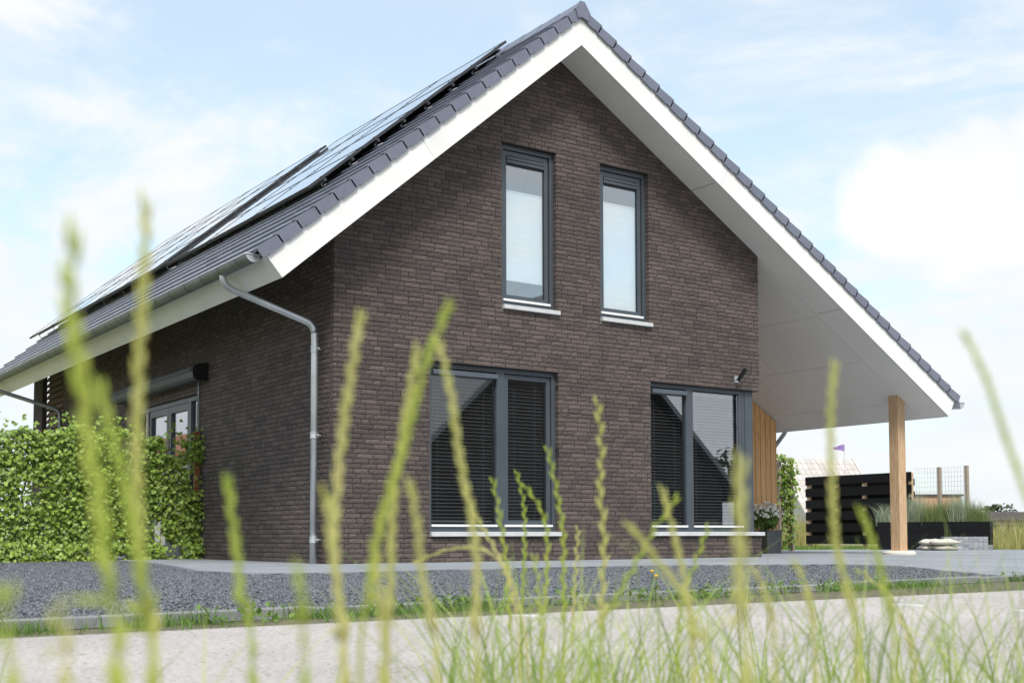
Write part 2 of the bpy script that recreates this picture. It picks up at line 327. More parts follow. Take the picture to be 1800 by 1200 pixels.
# concrete edging between pavement and gravel, kerb stones along the verge
kb = sheet('kerb', [(-14, kerb_y(-14)-.02), (3, kerb_y(3)-.02), (14, kerb_y(14)-.02), (14, kerb_y(14)+.05), (3, kerb_y(3)+.05), (-14, kerb_y(-14)+.05)], -.0395, M['kerb'])
x = -11.0
while x < 13:
    x1 = x+.995; y0, y1 = kerb_y(x), kerb_y(x1); b = MB(); dz = random.uniform(-.004, .004); t = .06
    top = .004+dz
    b.add([(x, y0, -.1), (x1, y1, -.1), (x1, y1+t, -.1), (x, y0+t, -.1), (x, y0, top-.006), (x1, y1, top-.006), (x1, y1+t, top), (x, y0+t, top), (x, y0+.008, top), (x1, y1+.008, top)],
          [(0, 1, 5, 4), (4, 5, 9, 8), (8, 9, 6, 7), (1, 2, 6, 9, 5), (2, 3, 7, 6), (3, 0, 4, 8, 7)])
    b.build('kerb_stone', M['kerb'], kb, recalc=False); x += 1.0
# gravel: basalt chips strewn over the bed
def chips(n, poly, size, zbase, seed):
    g = np.random.default_rng(seed); P = []
    xs = [p[0] for p in poly]; ys = [p[1] for p in poly]
    while len(P) < n:
        x = g.uniform(min(xs), max(xs)); y = g.uniform(min(ys), max(ys))
        u, v, d = proj((x, y, 0))
        if d < .5 or not (-900 < u < 2300) or not inside(x, y, poly): continue
        if not -60 < u < 1860 and g.random() > .55: continue
        if g.random() > min(1, (9.0/d)**1.3): continue
        P.append((x, y))
    P = np.array(P); m = len(P)
    base = np.array([(1, 0, 0), (0, 1, 0), (-1, 0, 0), (0, -1, 0), (0, 0, 1), (0, 0, -1)], float)
    s = g.uniform(size[0], size[1], (m, 1, 1))*np.stack([g.uniform(.8, 1.3, (m, 6)), g.uniform(.6, 1.1, (m, 6)), g.uniform(.4, .75, (m, 6))], -1)
    V = base[None]*s; V += g.normal(0, 1, V.shape)*size[0]*.22
    a = g.uniform(0, 6.28, m); c, sn = np.cos(a), np.sin(a); X = V[..., 0]*c[:, None]-V[..., 1]*sn[:, None]; Y = V[..., 0]*sn[:, None]+V[..., 1]*c[:, None]
    t = g.normal(0, .5, m); Z = V[..., 2]+X*np.sin(t)[:, None]
    W = np.stack([X+P[:, 0:1], Y+P[:, 1:2], Z+zbase+g.uniform(0, .012, (m, 1))], -1).reshape(-1, 3)
    F0 = np.array([(0, 1, 4), (1, 2, 4), (2, 3, 4), (3, 0, 4), (1, 0, 5), (2, 1, 5), (3, 2, 5), (0, 3, 5)])
    F = (F0[None]+np.arange(m)[:, None, None]*6).reshape(-1, 3)
    r = g.beta(1.4, 2.2, m); r[g.random(m) < .012] = 1.9; r = np.repeat(r, 8)
    return W, F, r
def npmesh(name, W, F, r, m, smooth=False, parent=None):
    lo = W.min(0); hi = W.max(0); c = np.array([(lo[0]+hi[0])/2, (lo[1]+hi[1])/2, lo[2]])
    me = bpy.data.meshes.new(name); me.vertices.add(len(W)); me.vertices.foreach_set('co', (W-c).astype(np.float32).ravel())
    k = F.shape[1]; me.loops.add(F.size); me.loops.foreach_set('vertex_index', F.astype(np.int32).ravel())
    me.polygons.add(len(F)); me.polygons.foreach_set('loop_start', np.arange(0, F.size, k, dtype=np.int32)); me.polygons.foreach_set('loop_total', np.full(len(F), k, dtype=np.int32))
    me.update(calc_edges=True); me.validate()
    a = me.attributes.new('rnd', 'FLOAT', 'FACE'); a.data.foreach_set('value', r.astype(np.float32))
    me.materials.append(m); o = bpy.data.objects.new(name, me); COL.objects.link(o); place(o, Vector(c), parent)
    return o
W_, F_, r_ = chips(128000, GRAV, (.006, .0155), -.021, 3)
tag(npmesh('gravel', W_, F_, r_, M['stone']), 'blue-grey basalt gravel chips between kerb and pavement', 'gravel', kind='stuff')

# ------------------------------------------------------------------ the house
ZA, XA = 6.894, 3.379; OV, YEND = .547, 15.3
TL, TR = math.atan(.8549), math.atan(.584)
SEL, SER = (XA+.909)/math.cos(TL), 7.83/math.cos(TR)
def RL(s, y, n): return (XA-s*math.cos(TL)-n*math.sin(TL), y, ZA-s*math.sin(TL)+n*math.cos(TL))
def RR(s, y, n): return (XA+s*math.cos(TR)+n*math.sin(TR), y, ZA-s*math.sin(TR)+n*math.cos(TR))
GW, WEND, CH = 7.256, 12.2, .0604
house = thing('house', (GW/2, 6, 0), 'dark brown brick gabled house with white bargeboards and a deep side canopy', 'house')

# --- brickwork
VAR = 26
def brick_mesh(l, h, dep, r, g, M_=None, nx=5, nz=2):
    """brick with an uneven moulded front; local u centred, front at depth 0"""
    b = MB(); U = np.linspace(0, l, nx+1); Zs = np.linspace(0, h, nz+1); V = []
    for k, z in enumerate(Zs):
        for i, u in enumerate(U):
            e = (i in (0, nx)) or (k in (0, nz))
            V.append((u+(g.uniform(-.0022, .0022) if i not in (0, nx) else g.uniform(0, .003)*(1 if i == 0 else -1)), g.uniform(.001, .005) if e else g.uniform(-.0035, .0025), z+(g.uniform(0, .003)*(1 if k == 0 else -1) if k in (0, nz) else g.uniform(-.004, .004))))
    F = [(k*(nx+1)+i, k*(nx+1)+i+1, (k+1)*(nx+1)+i+1, (k+1)*(nx+1)+i) for k in range(nz) for i in range(nx)]
    n = len(V); c = [0, nx, (nx+1)*(nz+1)-1, (nx+1)*nz]
    V += [(0, dep, 0), (l, dep, 0), (l, dep, h), (0, dep, h)]
    bot = list(range(nx+1)); top = list(range((nx+1)*nz, (nx+1)*(nz+1)))
    F += [tuple(bot[::-1]+[n, n+1]), tuple(top+[n+2, n+3])]
    lf = [k*(nx+1) for k in range(nz+1)]; rt = [k*(nx+1)+nx for k in range(nz+1)]
    F += [tuple(lf+[n+3, n]), tuple(rt[::-1]+[n+1, n+2])]
    return b.add(V, F, r)
def course_list(u0, u1, zmax, g):
    """wild bond: rows of (row, ua, ub)"""
    rows = []; k = 0
    while k*CH < zmax:
        u = u0-g.choice([0, .054, .109, .163]); 
        while u < u1:
            l = .218 if g.random() > .13 else .109
            a, b = max(u, u0), min(u+l, u1)
            if b-a > .035: rows.append((k, a, b))
            u += l
        k += 1
    return rows
def cut(k, a, b, openings):
    """pieces (za,zb,ua,ub) of a brick after the openings are taken out"""
    z0, z1 = k*CH+.004, (k+1)*CH-.004; zs = sorted({z0, z1} | {z for o in openings for z in (o[2], o[3]) if z0 < z < z1}); out = []
    for za, zb in zip(zs, zs[1:]):
        if zb-za < .006: continue
        iv = [(a+.004, b-.004)]; zm = (za+zb)/2
        for o in openings:
            if o[2] < zm < o[3]:
                iv = [q for s in iv for q in ((s[0], min(s[1], o[0])), (max(s[0], o[1]), s[1])) if q[1]-q[0] > .012]
        out += [(za, zb, p, q) for p, q in iv]
    return out
def wall(part_name, Mp, u0, u1, zmax, openings, tops, seed, indiv=0, matm='mortar', thick=.1):
    """Mp(u,d,z)->xyz; tops: half planes a*u+b*z<=c"""
    g = random.Random(seed); mort = MB(); eps = .007
    us = sorted({u0, u1} | {o[i] for o in openings for i in (0, 1)})
    for a, b in zip(us, us[1:]):
        m = (a+b)/2; ops = sorted([o for o in openings if o[0] < m < o[1]], key=lambda o: o[2]); z = 0; segs = []
        for o in ops: segs.append((z, o[2]-(.002 if o[2] > 0 else 0))); z = o[3]+.002
        segs.append((z, zmax))
        aa = a+(.006 if a == u0 or any(abs(o[1]-a) < 1e-6 for o in openings) else 0); bb = b-(.006 if b == u1 or any(abs(o[0]-b) < 1e-6 for o in openings) else 0)
        for za, zb in segs:
            if zb-za < .01: continue
            poly = [(aa, za), (bb, za), (bb, zb), (aa, zb)]
            for t in tops: poly = clip(poly, *t)
            if len(poly) > 2: mort.prism(poly, (eps, thick+.12), lambda p, q, e: Mp(p, e, q))
    wp = mort.build(part_name, M[matm], house)
    singles = []; rest = MB()
    for k, a, b in course_list(u0, u1, zmax, g):
        for za, zb, p, q in cut(k, a, b, openings):
            poly = [(p, za), (q, za), (q, zb), (p, zb)]; whole = True
            for t in tops:
                pc = clip(poly, *t)
                if len(pc) != len(poly) or any(abs(i[0]-j[0])+abs(i[1]-j[1]) > 1e-9 for i, j in zip(pc, poly)): whole = False
                poly = pc
            if len(poly) < 3: continue
            if whole and abs((q-p)-.21) < 1e-6 and abs((zb-za)-(CH-.008)) < 1e-6 and indiv:
                u, v, d = proj(Mp((p+q)/2, 0, (za+zb)/2)); singles.append((d, p, za)); continue
            dj = g.uniform(-.0025, .0025); rr = g.random()
            if whole:
                bb = brick_mesh(q-p, zb-za, thick, rr, g); rest.add([Mp(p+x, y+dj, za+z) for x, y, z in bb.v], bb.f, rr)
            else: rest.prism(poly, (dj, thick), lambda p_, q_, e: Mp(p_, e, q_), rr)
    singles.sort()
    for d, p, za in singles[indiv:]:
        rr = g.random(); dj = g.uniform(-.0025, .0025); bb = brick_mesh(.21, CH-.008, thick, rr, g); rest.add([Mp(p+x, y+dj, za+z) for x, y, z in bb.v], bb.f, rr)
    if indiv:
        mes = []
        for i in range(VAR):
            bb = brick_mesh(.21, CH-.008, thick, g.random(), g); b2 = MB(); b2.add([np.array(Mp(x, y, z))-np.array(Mp(0, 0, 0)) for x, y, z in bb.v], bb.f, bb.r[0])
            me = bpy.data.meshes.new('brick'); me.from_pydata(b2.v, [], b2.f); at_ = me.attributes.new('rnd', 'FLOAT', 'FACE'); at_.data.foreach_set('value', np.array(b2.r, dtype=np.float32)); me.materials.append(M['brick']); mes.append(me)
        for d, p, za in singles[:indiv]: inst('brick', g.choice(mes), Mp(p, g.uniform(-.0025, .0025), za), wp)
    rest.build('brickwork', M['brick'], wp, kind='stuff')
    return wp
def MG(u, d, z): return (u, d, z)
def ML(u, d, z): return (d, u, z)
W1, W2 = (1.354, 3.375, .32, 2.537), (5.032, GW, .32, 2.537)
UPA, UPB = (2.457, 3.352, 3.315, 5.5568), (4.124, 5.018, 3.315, 5.5568)
cL = ZA-.8549*XA; cR = ZA+.584*XA
TOPS = [(-.8549, 1, cL-.004), (.584, 1, cR-.004)]
gable = wall('gable_wall', MG, 0, GW, 6.95, [W1, W2, UPA, UPB], TOPS, 11, indiv=300)
DOOR = (4.58, 7.45, 0, 2.4764)
side = wall('side_wall', ML, .105, WEND, 4.02, [DOOR], [(0, 1, 3.99)], 12)
b = MB(); b.box(0, .1, 13.85, 14.6, 0, 3.98); b.build('pier', M['dwall'], house)
# louvre screen of brown slats between wall and pier
for k in range(30):
    z = .1+k*.128
    if z > 3.9: break
    b = MB(); t = 1.15
    b.prism([(-.052, -.014), (.052, -.014), (.052, .014), (-.052, .014)], (12.38, 13.84), lambda p, q, e: (.11+p*math.cos(t)-q*math.sin(t), e, z+p*math.sin(t)+q*math.cos(t)))
    b.build('louvre_slat', M['slatwood'], house)
b = MB(); b.box(.30, .34, 12.62, 14.5, 0, 3.9); b.build('screen_backing', M['dwall'], house)
# inner shell so that rooms are closed: back wall, right wall, floors, ceiling
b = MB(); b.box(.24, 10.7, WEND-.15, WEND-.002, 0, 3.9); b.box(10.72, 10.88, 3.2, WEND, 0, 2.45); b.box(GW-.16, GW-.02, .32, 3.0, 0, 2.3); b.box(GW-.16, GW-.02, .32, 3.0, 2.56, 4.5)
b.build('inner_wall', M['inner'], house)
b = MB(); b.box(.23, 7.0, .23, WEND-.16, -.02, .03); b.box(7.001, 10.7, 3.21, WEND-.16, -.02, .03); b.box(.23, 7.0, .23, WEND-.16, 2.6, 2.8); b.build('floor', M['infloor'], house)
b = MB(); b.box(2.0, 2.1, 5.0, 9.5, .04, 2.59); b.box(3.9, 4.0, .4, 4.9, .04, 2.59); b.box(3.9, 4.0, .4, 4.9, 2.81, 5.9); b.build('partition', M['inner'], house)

# --- roof: deck, soffit panels, bargeboards, fascia, tiles
roof = MB()
roof.prism([(0, .014), (SEL-.02, .014), (SEL-.02, .33), (.05, .33)], (-OV+.03, YEND), lambda s, n, e: RL(s, e, n))
roof.prism([(0, .014), (SER-.02, .014), (SER-.02, .33), (.05, .33)], (-OV+.03, YEND-.002), lambda s, n, e: RR(s, e, n))
roof = roof.build('roof', M['deck'], house)
def sR(x): return (x-XA)/math.cos(TR)
def panel(name, R, s0, s1, y0, y1, m):
    g = .003; b = MB(); b.prism([(s0+g, 0), (s1-g, 0), (s1-g, .012), (s0+g, .012)], (y0+g, y1-g), lambda s, n, e: R(s, e, n)); return b.build(name, M[m], house)
for a, c in ((0, sR(5.86)), (sR(5.86), sR(8.55)), (sR(8.55), SER)): panel('soffit_panel', RR, a+.005, c, -OV+.032, 0, 'soffit')
for a, c in ((0, 3.0), (3.0, SEL)): panel('soffit_panel', RL, a+.005, c, -OV+.032, 0, 'soffit')
sw = sR(GW)-.05
for (a, c), ys in (((sw, sR(8.6)), (0, 3.1, 6.2, 9.3, 12.4, YEND)), ((sR(8.6), sR(9.7)), (0, 1.9, 5.0, 8.1, 11.2, YEND)), ((sR(9.7), sR(10.75)), (0, 2.42, 5.5, 8.6, 11.7, YEND)), ((sR(10.75), SER), (0, 2.42, 5.5, 8.6, 11.7, YEND))):
    for y0, y1 in zip(ys, ys[1:]): panel('soffit_panel', RR, a, c, y0, y1, 'soffit')
for y0, y1 in zip((0, 3, 6, 9, 12), (3, 6, 9, 12, YEND)): panel('soffit_panel', RL, XA/math.cos(TL)-.1, SEL, y0, y1, 'soffit')
def barge(R, s0, s1, nt, apex=False):
    b = MB(); g = .0025; th = TL if R is RL else TR
    pl = [(s0+g, 0), (s1-g, 0), (s1-g, nt), ((s0+g-nt*math.tan(th)) if apex else s0+g, nt)]
    if apex: pl = [(.002, 0), (s1-g, 0), (s1-g, nt), (-nt*math.tan(th)+.002, nt)]
    b.prism(pl, (-OV, -OV+.028), lambda s, n, e: R(s, e, n)); return b.build('bargeboard', M['white'], house)
sj = (XA-1.09)/math.cos(TL); barge(RL, 0, sj, .305, True); barge(RL, sj, SEL, .305)
sj2 = sR(5.93); barge(RR, 0, sj2, .345, True); barge(RR, sj2, SER, .33)
for y0, y1 in zip((-OV+.03, 3.4, 7.4, 11.4), (3.4, 7.4, 11.4, YEND)):
    b = MB(); b.prism([(SEL-.018, 0), (SEL, 0), (SEL, .29), (SEL-.018, .29)], (y0+.002, y1-.002), lambda s, n, e: RL(s, e, n)); b.build('fascia_board', M['white'], house)
    b = MB(); b.prism([(SER-.018, 0), (SER, 0), (SER, .29), (SER-.018, .29)], (y0+.002, y1-.002), lambda s, n, e: RR(s, e, n)); b.build('fascia_board', M['white'], house)
# tiles
TG, TWD = .300, .30
def tile_mesh(R, r):
    """origin at lower front corner; s runs down slope"""
    o = np.array(R(0, 0, 0)); b = MB()
    pts = [(-TG-.03, .355), (0, .386), (0, .418), (-.006, .424), (-TG-.03, .392)]
    b.prism(pts, (.002, TWD-.002), lambda s, n, e: np.array(R(s, e, n))-o, r); return b
def tiles(R, smax, single, label):
    rest = MB(); cnd = []; n = int(smax/TG)+2
    for i in range(n):
        s = smax-i*TG
        if s < -.12: continue
        for j in range(int((YEND+.5)/TWD)):
            y = -.50+j*TWD; u, v, d = proj(R(s, y, .42))
            cov = any(p[0]-.1 < s-.15 < p[1]+.1 and p[2]-.1 < y+.15 < p[3]+.1 for p in PVB) if R is RL else False
            cnd.append((d+(100 if cov else 0), s, y))
    cnd.sort()
    mes = []
    for k in range(8):
        t = tile_mesh(R, k/7); me = bpy.data.meshes.new('roof_tile'); me.from_pydata(t.v, [], t.f)
        a = me.attributes.new('rnd', 'FLOAT', 'FACE'); a.data.foreach_set('value', np.array(t.r, dtype=np.float32)); me.materials.append(M['tile']); mes.append(me)
    o0 = np.array(R(0, 0, 0))
    for c, (d, s, y) in enumerate(cnd):
        dn = random.uniform(-.002, .002); P = np.array(R(s, y, dn))
        if c < single: inst('roof_tile', random.choice(mes), P, roof)
        else:
            t = tile_mesh(R, random.random()); rest.add([np.array(q)+P for q in t.v], t.f, t.r[0])
    rest.build('roof_tiling', M['tile'], roof, kind='stuff', recalc=False)
PVB = [(-.20, 3.86, .95, 6.35), (-.1, 4.06, 6.4, 15.0)]
tiles(RL, SEL+.055, 300, 'left'); tiles(RR, SER+.055, 0, 'right')
# verge tiles: hooked edge tiles stepping down both slopes
for R, smax, sh in ((RL, SEL+.06, 0), (RR, SER+.06, .02)):
    i = 0
    while smax-i*TG > -.12:
        s1 = smax-i*TG; s0 = max(s1-TG-.02, -.24); b = MB()
        pl = [(s1, .300+sh), (s1, .425+sh), (s1-.012, .434+sh), (s0, .404+sh), (s0, .285+sh), (s1-.09, .285+sh), (s1-.075, .300+sh)]
        b.prism(pl, (-OV-.034, -OV-.012), lambda s, n, e: R(s, e, n)); b.prism([(s1, .397), (s1, .4255+sh), (s1-.012, .4345+sh), (s0, .4045+sh), (s0, .376)], (-OV-.0125, -.49), lambda s, n, e: R(s, e, n), b.r[0])
        b.build('verge_tile', M['tile'], roof, recalc=True); i += 1
# ridge
zr = ZA+.56; k = 0; y = -OV-.02
while y < YEND:
    b = MB(); pl = [(-.15, -.16), (-.05, -.015), (.0, .0), (.05, -.012), (.165, -.12), (.15, -.15), (.0, -.035), (-.135, -.175)]; lift = .008
    b.prism(pl, (y, min(y+.43, YEND)), lambda p, q, e: (XA-.02+p, e, zr+q+lift*(1-(e-y)/.43))); b.build('ridge_tile', M['tile'], roof); y += .41
b = MB(); b.prism([(-.115, -.10), (-.035, .016), (.04, .014), (.125, -.11), (.10, -.235), (.0, -.20), (-.075, -.225)], (-OV-.05, -OV-.021), lambda p, q, e: (XA-.02+p, e, zr+q)); b.build('ridge_end_cap', M['tile'], roof)

# --- gutters and downpipes
def gutter(xc, zc, r, y0, y1, side):
    b = MB(); n = 12; prof = []
    for k in range(n+1):
        a = math.pi+math.pi*k/n; prof.append((xc+r*math.cos(a), zc+r*math.sin(a)))
    V = []; 
    for y in (y0, y1): V += [(p, y, q) for p, q in prof]+[(xc+(p-xc)*.95, y, zc+(q-zc)*.95) for p, q in prof]
    m = n+1; F = []
    for i in range(n):
        F += [(i, i+1, 2*m+i+1, 2*m+i), (m+i, 3*m+i, 3*m+i+1, m+i+1)]
    F += [(0, m, 3*m, 2*m), (n, 2*m+n, 3*m+n, m+n)]
    b.add(V, F); ec = [(p, q) for p, q in prof]
    b.prism(ec, (y0-.004, y0+.002), lambda p, q, e: (p, e, q)); b.prism(ec, (y1-.002, y1+.004), lambda p, q, e: (p, e, q))
    g = b.build('gutter', M['zincd'], house, recalc=False)
    e = MB(); e.tube([(xc-side*r*-1.02 if False else xc+side*r*1.02, y0-.006, zc+.004), (xc+side*r*1.02, y1, zc+.004)], .011, 8); e.build('rolled_edge', M['zinc'], g, smooth=True)
    e = MB(); e.tube([(xc-r*1.02, y0-.010, zc+.004), (xc+r*1.02, y0-.010, zc+.004)], .009, 8); e.prism([(xc+(p-xc)*.97, zc+(q-zc)*.97) for p, q in prof], (y0-.009, y0-.0042), lambda p, q, e_: (p, e_, q)); e.build('stop_end', M['zinc'], g)
    y = y0+.30
    while y < y1:
        s_ = MB(); V = []
        for yy in (y, y+.014): V += [(xc+r*1.018*math.cos(math.pi+math.pi*k/n), yy, zc+r*1.018*math.sin(math.pi+math.pi*k/n)) for k in range(n+1)]
        s_.add(V, [(k, k+1, m+k+1, m+k) for k in range(n)]); s_.build('gutter_bracket', M['framed'], g); y += .56
    return g
gutter(-1.205, 3.475, .088, -.42, YEND, -1)
gutter(11.66, 2.585, .095, -.46, YEND, 1)
b = MB(); b.prism([(11.37, 2.46), (11.60, 2.475), (11.56, 2.64), (11.42, 2.66)], (-.50, -.478), lambda p, q, e: (p, e, q)); b.build('gutter_bracket', M['zincd'], house)
def bend(pts, rad_=.12, n=6):
    out = [Vector(pts[0])]
    for a, c, d in zip(pts, pts[1:], pts[2:]):
        a, c, d = Vector(a), Vector(c), Vector(d); u = (a-c).normalized(); v = (d-c).normalized()
        p, q = c+u*rad_, c+v*rad_
        for k in range(n+1):
            t = k/n; out.append(p*(1-t)**2+c*2*t*(1-t)+q*t*t)
    out.append(Vector(pts[-1])); return out
def downpipe(pts, ms='zinc', clamps=(), r=.041):
    b = MB(); b.tube(bend(pts), r, 16); o = b.build('downpipe', M[ms], house, smooth=True)
    for x, y, z in clamps:
        c = MB(); c.tube([(x, y, z-.035), (x, y, z-.028), (x, y, z-.026), (x, y, z+.026), (x, y, z+.028), (x, y, z+.035)], [r+.010, r+.010, r+.004, r+.004, r+.010, r+.010], 16)
        c.tube([(x+r, y, z), (0.0, y-.0, z)], .008, 6); c.tube([(x+.01, y-r-.045, z), (x+.01, y-r+.0, z)], .007, 6); c.tube([(x+.01, y-r-.06, z), (x+.01, y-r-.04, z)], .014, 6); c.build('pipe_clamp', M['zinc'], o)
    return o
PX, PY = -.095, .315
downpipe([(-1.205, .48, 3.42), (-1.205, .48, 3.28), (PX, PY+.02, 2.90), (PX, PY, 2.70), (PX, PY, -.01)], 'zinc', ((PX, PY, 2.60), (PX, PY, 1.55), (PX, PY, .29)))
downpipe([(-1.205, 12.7, 3.42), (-1.205, 12.7, 3.28), (PX, 12.02, 2.86), (PX, 12.0, 2.6), (PX, 12.0, -.01)], 'zincd')
downpipe([(11.6, 3.45, 2.54), (11.6, 3.45, 2.38), (10.96, 3.30, 1.90), (10.96, 3.30, 1.6), (10.96, 3.30, 0)], 'zincd')

# --- windows
def win(Mp, o, mull=None, sashes=(), vents=(), sill=(0, 0), upper=False, d0=.075, parts=True, z_sill=None):
    u0, u1, zs, z1 = o; z0 = zs+.066; fw = .062
    f = MB(); f.box(u0+.002, u1-.002, d0, d0+.075, z1-fw, z1-.002, Mp); f.box(u0+.002, u1-.002, d0, d0+.075, z0+.001, z0+fw, Mp)
    f.box(u0+.002, u0+fw, d0, d0+.075, z0+fw, z1-fw, Mp); f.box(u1-fw, u1-.002, d0, d0+.075, z0+fw, z1-fw, Mp)
    if mull: f.box(mull[0], mull[1], d0+.001, d0+.075, z0+fw, z1-fw, Mp)
    wo_ = f.build('window', M['frame'], house)
    bays = [(u0+fw, mull[0]), (mull[1], u1-fw)] if mull else [(u0+fw, u1-fw)]
    for k, (a, c) in enumerate(bays):
        za, zb = z0+fw, z1-fw
        t = MB(); t.box(a-.004, c+.0, d0-.022, d0+.02, za+.002, za+.030, Mp); t.build('drip_trim', M['trim'], wo_)
        if k in sashes:
            sw_ = .058; s = MB(); d = d0+.022
            s.box(a+.012, c-.012, d, d+.05, zb-.012-sw_, zb-.012, Mp); s.box(a+.012, c-.012, d, d+.05, za+.03, za+.03+sw_, Mp)
            s.box(a+.012, a+.012+sw_, d, d+.05, za+.03+sw_, zb-.012-sw_, Mp); s.box(c-.012-sw_, c-.012, d, d+.05, za+.03+sw_, zb-.012-sw_, Mp); s.build('sash', M['frame'], wo_)
            ga, gc, gz0, gz1 = a+.012+sw_, c-.012-sw_, za+.03+sw_, zb-.012-sw_
        else: ga, gc, gz0, gz1 = a+.004, c-.004, za+.03, zb-.004
        gk = MB()   # dark gasket round the glass
        for q in ((ga, gc, gz1-.012, gz1), (ga, gc, gz0, gz0+.008), (ga, ga+.01, gz0+.008, gz1-.012), (gc-.01, gc, gz0+.008, gz1-.012)): gk.box(q[0], q[1], d0+.040, d0+.054, q[2], q[3], Mp)
        gk.build('gasket', M['framed'], wo_)
        if k in vents:
            vh = .10; v = MB(); zt = zb-.012-(sw_ if k in sashes else 0)
            if k in sashes:
                v.box(ga+.004, gc-.004, d0+.006, d0+.03, zt-.052, zt-.016, Mp); v.box(ga+.004, gc-.004, d0+.012, d0+.03, zt-vh, zt-.060, Mp); v.build('vent_grille', M['frame'], wo_)
                v = MB(); v.box(ga, gc, d0+.031, d0+.048, zt-vh-.028, zt, Mp); v.build('vent_recess', M['framed'], wo_)
            else:
                v.prism([(d0-.050, zt-.075), (d0+.03, zt-.085), (d0+.03, zt-.014), (d0-.034, zt-.014)], (a+.006, c-.006), lambda p, q, e: Mp(e, p, q)); v.build('screen_cassette', M['frame'], wo_)
        p = MB(); p.box(ga, gc, d0+.044, d0+.050, gz0, gz1, Mp); p.build('pane', M['glassu' if upper else 'glass'], wo_)
    s = MB(); s.prism([(-.045, zs+.008), (d0+.02, zs), (d0+.02, zs+.066), (-.045, zs+.060)], (u0+sill[0], u1+sill[1]), lambda p, q, e: Mp(e, p, q)); s.build('sill', M['sill'], wo_)
    return wo_
win(MG, UPA, None, (0,), (0,), (.004, .035), True); win(MG, UPB, None, (0,), (0,), (.004, .035), True)
win(MG, W1, (2.415, 2.54), (1,), (0,), (.004, .02)); 
W2b = (5.032, 6.99, .32, 2.537); w2 = win(MG, W2b, (5.785, 5.92), (), (0,), (.004, .29))
b = MB(); b.box(6.991, 7.16, .068, 3.0, .387, 2.535); b.build('corner_column', M['frame'], w2)
b = MB(); b.box(6.85, 6.91, .062, .080, .45, 2.47); b.build('column_trim', M['frame'], w2)
# garden doors in the side wall
def door():
    u0, u1, z1 = DOOR[0], DOOR[1], DOOR[3]; d0 = .05
    f = MB(); f.box(u0+.002, u1-.002, d0, .14, z1-.075, z1-.002, ML); f.box(u0+.002, u0+.06, d0, .14, .002, z1-.075, ML); f.box(u1-.06, u1-.002, d0, .14, .002, z1-.075, ML); f.box(u0+.37, u0+.45, d0, .14, .002, z1-.075, ML)
    f.box(u1-.50, u1-.42, d0, .14, .002, z1-.075, ML); o = f.build('door_frame', M['frame'], house)
    a, c = u0+.45, u1-.50; m = (a+c)/2
    for k, (p, q) in enumerate(((a, m), (m, c))):
        s = MB(); zt = z1-.08; sw_ = .105
        s.box(p+.006, q-.006, d0+.012, .12, zt-sw_, zt, ML); s.box(p+.006, q-.006, d0+.012, .12, .02, .20, ML); s.box(p+.006, p+sw_, d0+.012, .12, .20, zt-sw_, ML); s.box(q-sw_, q-.006, d0+.012, .12, .20, zt-sw_, ML)
        l = s.build('door_leaf', M['frame'], house); g = MB(); g.box(p+sw_-.003, q-sw_+.003, .10, .106, .197, zt-sw_+.003, ML); g.build('pane', M['glass'], l)
        if k == 0:
            h = MB(); h.tube([ML(q-.05, d0-.05, 1.05), ML(q-.17, d0-.05, 1.05)], .011, 8); h.tube([ML(q-.05, d0+.02, 1.05), ML(q-.05, d0-.05, 1.05)], .010, 8); h.build('handle', M['alu'], l)
    for p, q in ((u0+.058, u0+.372), (u1-.422, u1-.058)):
        g = MB(); g.box(p, q, .09, .097, .004, z1-.074, ML); g.build('side_light', M['glass'], o)
door()
# white privacy blinds upstairs, slatted blinds downstairs
for o, nm in ((UPA, 'white pleated blind behind the gable window that is farther from the canopy'), (UPB, 'white pleated blind behind the gable window that is nearer the canopy')):
    z0, z1 = (3.76, 4.95) if o is UPA else (3.50, 5.05); t = thing('pleated_blind', ((o[0]+o[1])/2, .17, z0), nm, 'blind', 'pleated blinds upstairs')
    n = 28; b = MB(); hh = (z1-z0)/n; V = []; 
    for i in range(n+1): V += [(o[0]+.07, .155+(.0012 if i % 2 else 0), z0+i*hh), (o[1]-.07, .155+(.0012 if i % 2 else 0), z0+i*hh)]
    b.add(V, [(2*i, 2*i+1, 2*i+3, 2*i+2) for i in range(n)]); b.build('pleats', M['blind'], t, recalc=False)
    b = MB(); b.box(o[0]+.07, o[1]-.07, .15, .175, z0-.018, z0-.001); b.build('bottom_rail', M['trim'], t); b = MB(); b.box(o[0]+.07, o[1]-.07, .15, .175, z1+.001, z1+.02); b.build('top_rail', M['trim'], t)
